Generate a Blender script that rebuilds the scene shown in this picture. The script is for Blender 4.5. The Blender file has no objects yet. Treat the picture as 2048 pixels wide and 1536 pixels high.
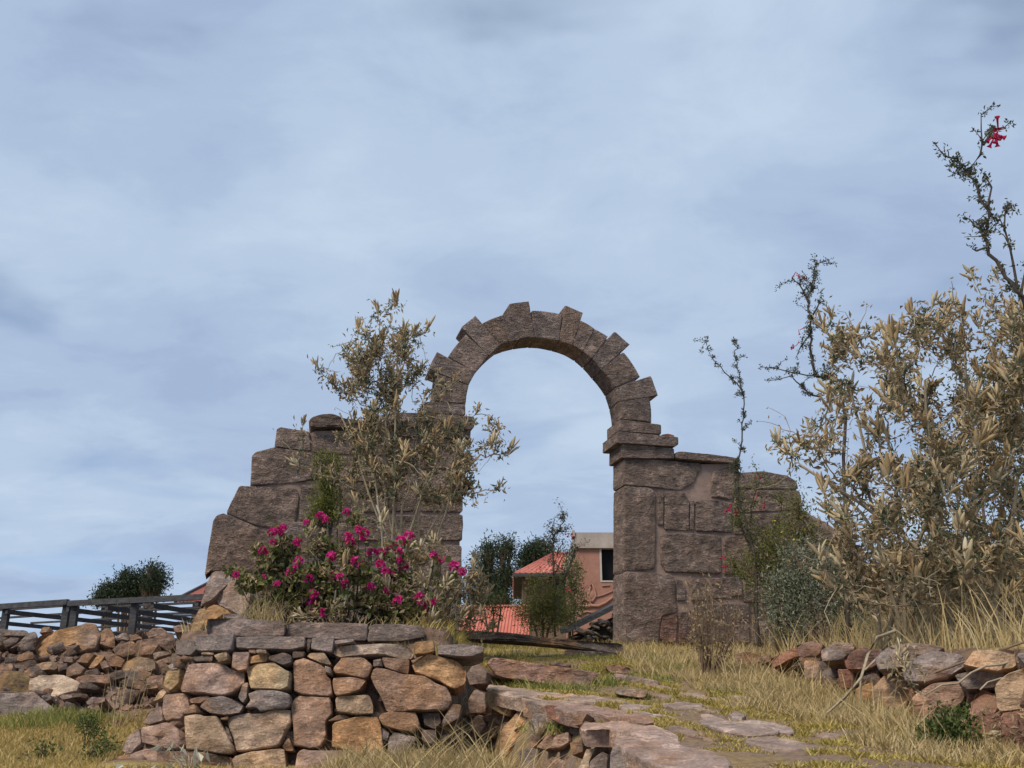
import bpy, bmesh, math, random
import numpy as np
from mathutils import Vector, Matrix, noise
R = math.radians
SC = bpy.context.scene
COL = SC.collection
# ------------------------------------------------------------------ camera, sky, sun, exposure
F = 2000.0                                   # focal length in photo pixels (photo is 2048 x 1536)
PITCH = math.atan((1440 - 768) / F)
EYE = Vector((0, 0, 1.6))
cam_d = bpy.data.cameras.new('camera'); cam = bpy.data.objects.new('camera', cam_d); COL.objects.link(cam)
cam_d.sensor_width = 36; cam_d.lens = 36 * F / 2048; cam_d.clip_end = 2000; cam_d.clip_start = .05
cam.location = EYE; cam.rotation_euler = (R(90) + PITCH, 0, 0); SC.camera = cam

SUN_EL, SUN_AZ = R(50), R(222)               # compass azimuth from +Y clockwise: high, behind the camera, left
w = bpy.data.worlds.new('World'); SC.world = w; w.use_nodes = True
nt = w.node_tree; nt.nodes.clear()
def N(t, **k):
    n = nt.nodes.new(t)
    for a, b in k.items(): setattr(n, a, b)
    return n
L = lambda a, b: nt.links.new(a, b)
def M2(op, a, b=None):
    n = N('ShaderNodeMath', operation=op)
    for i, v in enumerate((a, b)):
        if v is None: continue
        if isinstance(v, (int, float)): n.inputs[i].default_value = v
        else: L(v, n.inputs[i])
    return n.outputs[0]
tc = N('ShaderNodeTexCoord'); sp = N('ShaderNodeSeparateXYZ'); L(tc.outputs['Generated'], sp.inputs[0])
zc_ = M2('ADD', M2('MAXIMUM', sp.outputs[2], 0.0), .22)
cb = N('ShaderNodeCombineXYZ'); L(M2('DIVIDE', sp.outputs[0], zc_), cb.inputs[0]); L(M2('DIVIDE', sp.outputs[1], zc_), cb.inputs[1])
def noi(scale, det, rough, off=(0, 0, 0), dist=0.0, sc=(1, 1, 1)):
    mp = N('ShaderNodeMapping'); L(cb.outputs[0], mp.inputs[0]); mp.inputs[1].default_value = off; mp.inputs[3].default_value = sc
    n = N('ShaderNodeTexNoise'); n.inputs['Scale'].default_value = scale; n.inputs['Detail'].default_value = det
    n.inputs['Roughness'].default_value = rough; n.inputs['Distortion'].default_value = dist
    L(mp.outputs[0], n.inputs['Vector']); return n.outputs[0]
def ramp(f, stops):
    r = N('ShaderNodeValToRGB'); L(f, r.inputs[0]); e = r.color_ramp.elements
    for i, (p, c) in enumerate(stops):
        q = e[i] if i < 2 else e.new(p)
        q.position = p; q.color = (*c, 1)
    r.color_ramp.interpolation = 'EASE'
    return r.outputs[0]
big = noi(1.7, 4, .45, (3.1, 1.7, 0), .25, (1, 1.25, 1))
fine = noi(3.4, 9, .62, (7.7, 2.2, 0), .3, (1, 1.3, 1))
mix1 = M2('ADD', M2('MULTIPLY', big, .58), M2('MULTIPLY', fine, .42))
cloud = ramp(mix1, [(.37, (.148, .190, .267)), (.46, (.168, .213, .287)), (.55, (.192, .239, .306)), (.65, (.216, .263, .323))])
cover = ramp(noi(1.6, 4, .5, (11.3, 5.1, 0), .4, (1, 1.6, 1)), [(.30, (.55, .55, .55)), (.44, (.97, .97, .97))])
sky = N('ShaderNodeTexSky', sky_type='NISHITA'); sky.sun_disc = False; sky.sun_elevation = SUN_EL; sky.sun_rotation = SUN_AZ
sky.altitude = 3800
skm = N('ShaderNodeMix', data_type='RGBA', blend_type='MULTIPLY'); skm.inputs[0].default_value = 1
L(sky.outputs[0], skm.inputs[6]); skm.inputs[7].default_value = (.055, .055, .055, 1)
mx = N('ShaderNodeMix', data_type='RGBA'); L(cover, mx.inputs[0]); L(skm.outputs[2], mx.inputs[6]); L(cloud, mx.inputs[7])
bg = N('ShaderNodeBackground'); L(mx.outputs[2], bg.inputs[0]); bg.inputs[1].default_value = 1.0
wo = N('ShaderNodeOutputWorld'); L(bg.outputs[0], wo.inputs[0])

sd = bpy.data.lights.new('sun', 'SUN'); sun = bpy.data.objects.new('sun', sd); COL.objects.link(sun)
sd.energy = 1.5; sd.angle = R(20); sd.color = (1, .88, .72)
sv = Vector((math.sin(SUN_AZ) * math.cos(SUN_EL), math.cos(SUN_AZ) * math.cos(SUN_EL), math.sin(SUN_EL)))
sun.rotation_euler = sv.to_track_quat('Z', 'Y').to_euler(); sun.location = (0, 0, 30)
vs = SC.view_settings; vs.view_transform = 'Standard'; vs.look = 'None'; vs.exposure = 1.35; vs.gamma = 1; vs.use_curve_mapping = False

# ------------------------------------------------------------------ pixel helpers
_cp, _sp = math.cos(PITCH), math.sin(PITCH)
def ray(px, py):
    x, y = (px - 1024) / F, (768 - py) / F
    return Vector((x, _cp - y * _sp, _sp + y * _cp))
def P(px, py, Y):
    d = ray(px, py); return EYE + d * (Y / d.y)
class Plane:                                  # a working plane: W along, V up, N towards the viewer
    def __init__(s, O, yaw=0, batter=0):
        s.O = Vector(O); yaw = R(yaw); b = R(batter)
        s.W = Vector((math.cos(yaw), math.sin(yaw), 0)); n = Vector((math.sin(yaw), -math.cos(yaw), 0)); z = Vector((0, 0, 1))
        s.V = math.cos(b) * z - math.sin(b) * n; s.N = math.cos(b) * n + math.sin(b) * z
    def hit(s, px, py, off=0.0):
        d = ray(px, py); t = ((s.O + s.N * off - EYE).dot(s.N)) / d.dot(s.N); return EYE + d * t
    def uv(s, p): q = p - s.O; return (q.dot(s.W), q.dot(s.V))
def zoom(x0, y0, k): return lambda pts: [(x0 + x / k, y0 + y / k) for x, y in pts]
ZA = zoom(220, 1200, 4.2667); ZB = zoom(600, 1200, 4.2667); ZC = zoom(900, 1230, 4.096); ZD = zoom(1250, 1230, 4.096)
Z1 = zoom(380, 560, 3.0118); Z2 = zoom(820, 580, 3.531); Z3 = zoom(380, 980, 3.4133); Z4 = zoom(1180, 840, 3.135)
Z5 = zoom(1400, 480, 3.1605); Z6 = zoom(1600, 900, 2.415); ZR = zoom(0, 1180, 5.12); Z8 = zoom(880, 1010, 5.12); ZT = zoom(1820, 200, 3.338)
ZE = zoom(380, 1100, 3.303)
def sm(a, b, t):
    t = np.clip((t - a) / (b - a), 0, 1); return t * t * (3 - 2 * t)
# ------------------------------------------------------------------ objects
def tag(o, label=None, cat=None, group=None, kind=None):
    for k, v in (('label', label), ('category', cat), ('group', group), ('kind', kind)):
        if v: o[k] = v
    return o
def empty(name, loc, label=None, cat=None, group=None):
    o = bpy.data.objects.new(name, None); COL.objects.link(o); o.location = loc; o.empty_display_size = .1
    return tag(o, label, cat, group)
def put(name, mesh, mat=None, parent=None, loc=(0, 0, 0), color=None):
    o = bpy.data.objects.new(name, mesh); COL.objects.link(o)
    if mat and not mesh.materials: mesh.materials.append(mat)
    pl = Vector((0, 0, 0)); q = parent
    while q is not None: pl += q.location; q = q.parent
    o.parent = parent; o.location = Vector(loc) - pl
    if color: o.color = (*color, 1)
    return o
# ------------------------------------------------------------------ materials
def new_mat(name):
    m = bpy.data.materials.new(name); m.use_nodes = True; t = m.node_tree; t.nodes.clear(); return m, t
class G:                                      # tiny node-graph helper
    def __init__(s, name): s.m, s.t = new_mat(name)
    def n(s, ty, ins=None, **k):
        x = s.t.nodes.new(ty)
        for a, b in k.items(): setattr(x, a, b)
        for a, b in (ins or {}).items():
            if hasattr(b, 'is_linked') or isinstance(b, bpy.types.NodeSocket): s.t.links.new(b, x.inputs[a])
            else: x.inputs[a].default_value = b
        return x
    def noise(s, v, scale, det=4, rough=.55, dist=0):
        return s.n('ShaderNodeTexNoise', {'Vector': v, 'Scale': scale, 'Detail': det, 'Roughness': rough, 'Distortion': dist}).outputs[0]
    def math(s, op, a, b=0.0): return s.n('ShaderNodeMath', {0: a, 1: b}, operation=op).outputs[0]
    def ramp(s, f, stops):
        r = s.n('ShaderNodeValToRGB', {0: f}); e = r.color_ramp.elements
        for i, (p, c) in enumerate(stops):
            q = e[i] if i < 2 else e.new(p)
            q.position = p; q.color = (*c, 1) if not isinstance(c, (int, float)) else (c, c, c, 1)
        return r.outputs[0]
    def mix(s, f, a, b, bt='MIX'):
        x = s.n('ShaderNodeMix', {0: f, 6: a, 7: b}, data_type='RGBA', blend_type=bt); return x.outputs[2]
    def out(s, col, rough=.9, bump=None, bstr=.5, bdist=.02, trans=None, spec=.3):
        b = s.n('ShaderNodeBsdfPrincipled', {'Base Color': col, 'Roughness': rough, 'Specular IOR Level': spec})
        if bump is not None:
            s.t.links.new(s.n('ShaderNodeBump', {'Height': bump, 'Strength': bstr, 'Distance': bdist}).outputs[0], b.inputs['Normal'])
        sh = b.outputs[0]
        if trans:
            tr = s.n('ShaderNodeBsdfTranslucent', {'Color': col}); sh = s.n('ShaderNodeMixShader', {0: trans, 1: sh, 2: tr.outputs[0]}).outputs[0]
        o = s.n('ShaderNodeOutputMaterial'); s.t.links.new(sh, o.inputs[0]); return s.m
def rock_mat(name, chisel=1.0, second=(.30, .17, .09), lichen=.5, amt=.55, speck=1.0):
    g = G(name); oi = g.n('ShaderNodeObjectInfo'); tc = g.n('ShaderNodeTexCoord')
    off = g.n('ShaderNodeVectorMath', {0: tc.outputs['Object'], 1: g.n('ShaderNodeCombineXYZ', {0: g.math('MULTIPLY', oi.outputs['Random'], 37.0), 1: g.math('MULTIPLY', oi.outputs['Random'], 91.0), 2: g.math('MULTIPLY', oi.outputs['Random'], 17.0)}).outputs[0]}, operation='ADD').outputs[0]
    st = g.n('ShaderNodeMapping', {0: off, 3: (1, 1, 2.6), 2: (.3, .25, 0)}).outputs[0]
    a = g.noise(off, 3.2, 6, .62, .6); b = g.noise(off, 11, 8, .68); c = g.noise(st, 14, 6, .6, .8); d = g.noise(off, 70, 4, .6); e = g.noise(off, 1.7, 3, .5)
    base = oi.outputs['Color']
    col = g.mix(g.math('MULTIPLY', g.ramp(a, [(.46, 0), (.62, 1)]), amt), base, (*second, 1))
    col = g.mix(g.math('MULTIPLY', g.ramp(e, [(.5, 0), (.66, 1)]), .5), col, (.21, .18, .175, 1))
    val = g.math('ADD', g.math('MULTIPLY', b, .9), g.math('MULTIPLY', c, .5))
    col = g.mix(1.0, col, g.ramp(val, [(.40, .42), (.62, .85), (.82, 1.1), (1.0, 1.5)]), 'MULTIPLY')
    col = g.mix(.55 * speck, col, g.ramp(d, [(.3, .55), (.5, 1.0), (.72, 1.5)]), 'MULTIPLY')
    chip = g.math('SNAP', g.noise(off, 5.5, 4, .55, .5), .075); chip2 = g.math('SNAP', g.noise(st, 9, 3, .5, .3), .09)
    col = g.mix(.8, col, g.ramp(g.math('ADD', chip, chip2), [(.6, .65), (1.0, 1.0), (1.35, 1.4)]), 'MULTIPLY')
    li = g.math('MULTIPLY', g.ramp(g.noise(off, 7, 7, .75), [(.60, 0), (.68, 1)]), lichen)
    col = g.mix(li, col, (.44, .40, .34, 1))
    h = g.math('ADD', g.math('MULTIPLY', b, 1.0), g.math('ADD', g.math('MULTIPLY', c, .7), g.math('ADD', g.math('MULTIPLY', d, .22), g.math('ADD', g.math('MULTIPLY', chip, 2.2), g.math('MULTIPLY', chip2, 1.6)))))
    return g.out(col, .92, h, .75 * chisel, .03 * chisel, spec=.2)
MROCK = rock_mat('weathered_sandstone', 1.0, (.36, .19, .09), .35, .55)
MGATE = rock_mat('chiselled_sandstone', 1.7, (.26, .185, .15), .3, .5)
MSLAB = rock_mat('grey_slab_stone', 1.0, (.27, .185, .145), .35, .6)
def simple(name, stops, scale=6, rough=.9, bump=.4, bd=.01, stretch=(1, 1, 1), coord='Object', spec=.3):
    g = G(name); tc = g.n('ShaderNodeTexCoord'); v = g.n('ShaderNodeMapping', {0: tc.outputs[coord], 3: stretch}).outputs[0]
    a = g.noise(v, scale, 7, .62, .3); b = g.noise(v, scale * 7, 5, .6)
    f = g.math('ADD', g.math('MULTIPLY', a, .7), g.math('MULTIPLY', b, .3))
    return g.out(g.ramp(f, stops), rough, f, bump, bd, spec=spec)
def leaf_mat(name, cols, trans=.25, rough=.6):
    g = G(name); ge = g.n('ShaderNodeNewGeometry'); n = len(cols)
    c = g.ramp(ge.outputs['Random Per Island'], [(i / max(1, n - 1), q) for i, q in enumerate(cols)])
    return g.out(c, rough, trans=trans, spec=.25)
MMORTAR = simple('red_earth_mortar', [(.3, (.17, .12, .098)), (.5, (.255, .182, .148)), (.7, (.32, .235, .195))], 9, bump=.7, bd=.02)
MEARTH = simple('brown_earth', [(.32, (.075, .05, .035)), (.5, (.14, .095, .07)), (.68, (.21, .15, .115))], 5, bump=.8, bd=.03)
MWOOD = simple('weathered_grey_wood', [(.3, (.025, .024, .026)), (.5, (.055, .055, .06)), (.7, (.10, .10, .105))], 5, bump=.4, bd=.005, stretch=(1, 6, 6))
MLOG = simple('old_brown_log', [(.3, (.06, .045, .035)), (.5, (.15, .115, .095)), (.7, (.23, .18, .15))], 6, bump=.6, bd=.01, stretch=(.6, 5, 7))
MPINK = simple('pink_plaster', [(.3, (.25, .125, .09)), (.5, (.32, .165, .122)), (.7, (.38, .215, .165))], 2.5, bump=.25, bd=.01)
MCONC = simple('raw_concrete', [(.3, (.24, .20, .17)), (.5, (.33, .285, .25)), (.7, (.42, .37, .33))], 3, bump=.3, bd=.01)
MROOF = simple('red_painted_tin', [(.3, (.40, .115, .08)), (.5, (.50, .165, .115)), (.7, (.56, .24, .18))], 2.2, rough=.6, bump=.1, bd=.004)
MBROWNW = simple('brown_adobe', [(.3, (.12, .08, .055)), (.5, (.19, .125, .09)), (.7, (.24, .165, .12))], 3)
MDARKS = simple('dark_slate', [(.3, (.025, .025, .027)), (.5, (.06, .06, .065)), (.7, (.12, .12, .125))], 6)
MFRAME = simple('pale_window_frame', [(.3, (.35, .31, .28)), (.7, (.5, .46, .42))], 4)
g = G('dark_window_glass'); MGLASS = g.out((.01, .01, .011, 1), .35, spec=.08)
MPLANK = MWOOD
# leaves
MPOD = leaf_mat('dry_lupin_pod', [(.46, .35, .20), (.34, .235, .12), (.51, .41, .26), (.28, .19, .095), (.44, .33, .18)], .15, .7)
MPODC = leaf_mat('pale_lupin_pod', [(.56, .49, .33), (.44, .35, .19), (.60, .54, .40), (.40, .30, .16)], .15, .7)
MDRYL = leaf_mat('dry_curled_leaf', [(.38, .29, .165), (.25, .18, .10), (.47, .38, .24), (.18, .13, .075), (.40, .31, .18), (.18, .18, .11)], .2, .8)
MGREY = leaf_mat('grey_green_leaf', [(.10, .125, .07), (.16, .185, .115), (.075, .10, .05), (.22, .235, .16)], .25)
MGREEN = leaf_mat('green_leaf', [(.065, .105, .028), (.10, .14, .035), (.05, .08, .025), (.15, .165, .05)], .3)
MYELL = leaf_mat('yellow_green_leaf', [(.14, .17, .03), (.20, .21, .04), (.095, .125, .03), (.24, .23, .06)], .3)
MDARKL = leaf_mat('dark_evergreen_leaf', [(.035, .055, .03), (.055, .08, .04), (.028, .042, .024), (.085, .105, .06)], .2)
MSILV = leaf_mat('silvery_leaf', [(.15, .18, .11), (.25, .27, .19), (.10, .13, .065), (.38, .39, .33), (.13, .16, .08)], .25)
MCANT = leaf_mat('small_dull_leaf', [(.075, .085, .045), (.13, .13, .075), (.05, .06, .035), (.17, .165, .11)], .2)
MCANTY = leaf_mat('olive_leaf', [(.15, .16, .04), (.10, .12, .04), (.22, .205, .06), (.07, .09, .03)], .25)
MGER = leaf_mat('geranium_leaf', [(.075, .115, .03), (.12, .15, .04), (.055, .085, .025), (.20, .20, .06), (.25, .19, .08), (.09, .13, .035)], .3)
MMAG = leaf_mat('magenta_petal', [(.60, .012, .20), (.48, .008, .12), (.68, .06, .36), (.58, .01, .15), (.66, .10, .40)], .3)
MREDF = leaf_mat('crimson_petal', [(.42, .008, .05), (.52, .012, .08), (.30, .005, .035)], .2)
MGRASS = leaf_mat('short_yellow_grass', [(.45, .345, .095), (.36, .29, .075), (.53, .42, .15), (.26, .23, .06), (.48, .35, .12)], .25, .7)
MDRYG = leaf_mat('dry_straw_grass', [(.52, .40, .20), (.42, .31, .14), (.60, .49, .29), (.31, .25, .11), (.48, .37, .18)], .25, .7)
MGREENG = leaf_mat('fresh_green_grass', [(.20, .22, .055), (.13, .17, .04), (.29, .28, .08), (.36, .31, .12)], .25, .7)
MBARKP = simple('pale_stem', [(.3, (.20, .16, .11)), (.5, (.31, .26, .18)), (.7, (.40, .34, .25))], 30)
MBARKD = simple('dark_thorny_bark', [(.3, (.03, .024, .02)), (.5, (.06, .048, .04)), (.7, (.10, .08, .065))], 30)
MBARKB = simple('brown_twig', [(.3, (.11, .07, .045)), (.5, (.17, .115, .075)), (.7, (.24, .17, .115))], 30)
MPALE = leaf_mat('cream_withered_leaf', [(.58, .56, .42), (.48, .47, .34), (.64, .62, .50)], .3)

# ------------------------------------------------------------------ mesh accumulation (numpy)
class Acc:
    def __init__(s): s.v, s.f, s.n = [], [], 0
    def add(s, v, f):
        v = np.asarray(v, float); f = np.asarray(f, int); s.v.append(v); s.f.append(f + s.n); s.n += len(v)
    def inst(s, tv, tf, M, T):                # tv (k,3), tf (m,q), M (n,3,3), T (n,3)
        n, k = len(T), len(tv)
        if n == 0: return
        v = np.einsum('nij,kj->nki', M, tv) + T[:, None, :]
        f = (tf[None] + (np.arange(n) * k)[:, None, None]).reshape(-1, tf.shape[1])
        s.add(v.reshape(-1, 3), f)
    def tube(s, pts, r0, r1, sides=5):
        pts = np.asarray([tuple(p) for p in pts], float); n = len(pts)
        t = np.gradient(pts, axis=0); t /= np.linalg.norm(t, axis=1)[:, None] + 1e-9
        a = np.tile([.31, .23, .92], (n, 1)); a[np.abs(t @ np.array([.31, .23, .92])) > .9] = [1, 0, 0]
        u = np.cross(t, a); u /= np.linalg.norm(u, axis=1)[:, None]; w_ = np.cross(t, u)
        r = np.linspace(r0, r1, n); th = np.arange(sides) / sides * 2 * np.pi
        v = pts[:, None] + (u[:, None] * np.cos(th)[None, :, None] + w_[:, None] * np.sin(th)[None, :, None]) * r[:, None, None]
        f = []
        for i in range(n - 1):
            for j in range(sides):
                k = (j + 1) % sides; f.append((i * sides + j, i * sides + k, (i + 1) * sides + k, (i + 1) * sides + j))
        s.add(v.reshape(-1, 3), f)
    def mesh(s, name, origin=(0, 0, 0), smooth=False):
        me = bpy.data.meshes.new(name)
        v = np.concatenate(s.v) - np.asarray(origin, float)
        me.vertices.add(len(v)); me.vertices.foreach_set('co', v.astype(np.float32).ravel())
        lo = np.concatenate([f.ravel() for f in s.f]); sz = np.concatenate([np.full(len(f), f.shape[1]) for f in s.f])
        me.loops.add(len(lo)); me.loops.foreach_set('vertex_index', lo.astype(np.int32))
        me.polygons.add(len(sz)); st = np.concatenate([[0], np.cumsum(sz)[:-1]])
        me.polygons.foreach_set('loop_start', st.astype(np.int32)); me.polygons.foreach_set('loop_total', sz.astype(np.int32))
        me.polygons.foreach_set('use_smooth', np.full(len(sz), smooth, bool))
        me.update(calc_edges=True); me.validate(); return me
def frames(D, rng, roll=True):                # D (n,3) -> rotation matrices whose Y axis is D
    D = D / (np.linalg.norm(D, axis=1)[:, None] + 1e-9); a = rng.normal(size=D.shape)
    X = np.cross(D, a); X /= np.linalg.norm(X, axis=1)[:, None] + 1e-9; Zv = np.cross(X, D)
    return np.stack([X, D, Zv], axis=2)
LEAF_V = np.array([(0, 0, 0), (.5, .45, .12), (0, 1, -.05), (0, .5, -.06), (-.5, .45, .12)]); LEAF_F = np.array([(0, 1, 2, 3), (0, 3, 2, 4)])
def leaves(acc, pos, dirs, length, width, rng):
    n = len(pos); M = frames(dirs, rng); l = length * rng.uniform(.6, 1.25, n); wd = l * width * rng.uniform(.8, 1.2, n)
    S = np.zeros((n, 3, 3)); S[:, 0, 0] = wd; S[:, 1, 1] = l; S[:, 2, 2] = l
    acc.inst(LEAF_V, LEAF_F, M @ S, pos)
def rdir(rng, n, up=0.0, spread=1.0):
    d = rng.normal(size=(n, 3)) * spread; d[:, 2] += up; return d / (np.linalg.norm(d, axis=1)[:, None] + 1e-9)
def bez(a, b, lift=(0, 0, 0), n=8, jit=0.0, rng=None):
    a, b = np.array(a), np.array(b); c = (a + b) / 2 + np.array(lift); t = np.linspace(0, 1, n)[:, None]
    p = (1 - t) ** 2 * a + 2 * t * (1 - t) * c + t ** 2 * b
    if jit: p[1:-1] += rng.normal(size=(n - 2, 3)) * jit
    return p
def blades(acc, base, height, rng, wid=.006, lean=.5, curve=.5, dirx=None):
    n = len(base); h = height * rng.uniform(.5, 1.25, n); th = rng.uniform(0, 2 * np.pi, n)
    ld = np.stack([np.cos(th), np.sin(th), np.zeros(n)], 1)
    if dirx is not None: ld = ld * .7 + np.asarray(dirx)
    ln = rng.uniform(0, lean, n)[:, None]; cv = rng.uniform(.1, 1, n)[:, None] * curve
    th2 = rng.uniform(0, np.pi, n); sd_ = np.stack([np.cos(th2), np.sin(th2), np.zeros(n)], 1)
    V = np.zeros((n, 8, 3)); up = np.array([0, 0, 1.0])
    for i, t in enumerate((0, .4, .75, 1)):
        c = base + h[:, None] * (up * t * (1 - .25 * t * cv) + ld * (ln * t + cv * t * t * .6)) - up * .01
        hw = wid * (1, .85, .55, .12)[i] * rng.uniform(.7, 1.3, n)[:, None]
        V[:, 2 * i] = c - sd_ * hw; V[:, 2 * i + 1] = c + sd_ * hw
    f = np.array([(0, 1, 3, 2), (2, 3, 5, 4), (4, 5, 7, 6)])
    acc.add(V.reshape(-1, 3), (f[None] + (np.arange(n) * 8)[:, None, None]).reshape(-1, 4))

# ------------------------------------------------------------------ ground
def H(x, y):
    x = np.asarray(x, float); y = np.asarray(y, float)
    zl = 1.33 + .125 * (y - 6.3) - np.where(y < 6.3, .012 * (6.3 - y) ** 2, 0)
    zl = np.where(y > 8.6, 1.62 + .36 * (np.minimum(y, 11.3) - 8.6), zl)
    zl = zl - .2 * sm(8.5, 9.3, y)
    zl = zl + (1.0 - zl) * sm(11.3, 12.4, y)
    zp = .87 + .131 * np.minimum(y, 11.2) - np.where(y < 4.2, .035 * (4.2 - y) ** 2, 0)
    zt = 2.0 + .21 * sm(7.16, 7.3, y) + .015 * (y - 7)
    zr = 1.91 + .045 * (np.clip(y, -3, 11) - 4.6) - np.where(y < 4, .05 * (4 - y) ** 2, 0)
    xb = -.29 + (7.3 - y) * .268
    z = zp + (zl - zp) * (1 - sm(xb + .06, xb + .22, x))
    xw = np.where(y < 8.3, 1.9 + (8.3 - y) * .07, 1.9 + (y - 8.3) * .1)
    z = z + (zr - z) * sm(xw + .14, xw + .36, x)
    xl = -2.16 - .27 * (y - 6.5)
    bed = sm(6.52, 6.66, y) * sm(xl - .16, xl + .05, x) * (1 - sm(-.46, -.3, x)) * (1 - sm(11.5, 12.5, y))
    z = z + (zt - z) * bed
    back = sm(11.6, 13, y) * sm(-4.2, -2.6, x)
    z = z + (2.3 - z) * back
    z = z + 1.15 * sm(8.6, 10.6, y) * sm(3.2, 4.4, x) * (1 - sm(30, 60, y))
    n1 = np.sin(x * 3.1 + 1.3 * np.sin(y * 1.7)) * np.sin(y * 2.6 + .9 * np.sin(x * 2.2)) * .018 + np.sin(x * 9.3 + y * 4.1) * np.sin(y * 8.2 - x * 3.7) * .007
    far = sm(25, 120, np.hypot(x, y))
    return z + n1 * (1 - far) - 1.2 * far
def hz(x, y): return float(H(x, y))
def G2(px, py):                               # pixel -> ground point
    d = ray(px, py); t = 2.0
    while t < 60:
        p = EYE + d * t
        if p.z < hz(p.x, p.y): break
        t += .02
    return EYE + d * t
gx = np.concatenate([-np.geomspace(400, 6.4, 22), np.arange(-6.2, 6.21, .07), np.geomspace(6.4, 400, 22)])
gy = np.concatenate([-np.geomspace(200, 1.2, 14), np.arange(-1, 13.5, .07), np.geomspace(13.7, 500, 26)])
XX, YY = np.meshgrid(gx, gy); ZZ = H(XX, YY)
nx, ny = len(gx), len(gy); ii = np.arange(nx * ny).reshape(ny, nx)
ga = Acc(); ga.add(np.stack([XX, YY, ZZ], -1).reshape(-1, 3), np.stack([ii[:-1, :-1], ii[:-1, 1:], ii[1:, 1:], ii[1:, :-1]], -1).reshape(-1, 4))
g = G('dry_ground'); tc_ = g.n('ShaderNodeTexCoord').outputs['Object']
a = g.noise(tc_, 1.3, 6, .6, .5); b = g.noise(tc_, 14, 7, .65); c = g.noise(tc_, 60, 4, .6)
soil = g.ramp(b, [(.3, (.07, .045, .033)), (.5, (.145, .095, .07)), (.68, (.22, .155, .12))])
straw = g.ramp(c, [(.3, (.19, .14, .05)), (.5, (.31, .235, .085)), (.7, (.40, .31, .13))])
gcol = g.mix(g.math('MULTIPLY', g.ramp(a, [(.40, 0), (.52, 1)]), g.n('ShaderNodeAttribute', attribute_name='grassy').outputs['Fac']), soil, straw)
MGROUND = g.out(gcol, .95, g.math('ADD', b, g.math('MULTIPLY', c, .4)), .7, .03, spec=.15)
gm = ga.mesh('ground', smooth=True)
sl = np.hypot(*np.gradient(ZZ, gy, gx)); bank = sm(8.3, 8.7, YY) * (1 - sm(-2.9, -2.3, XX)); bedm = sm(6.3, 6.5, YY) * (1 - sm(-.5, -.2, XX)) * sm(-4, -3, XX)
gr_ = np.clip(1 - sm(.5, .9, sl) - bank * (YY < 30) - bedm * (YY < 11.5), 0, 1)
at_ = gm.attributes.new('grassy', 'FLOAT', 'POINT'); at_.data.foreach_set('value', gr_.astype(np.float32).ravel())
ground = put('ground', gm, MGROUND); tag(ground, 'dry grassy hillside rising to the stone gateway', 'ground', kind='structure')

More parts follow.
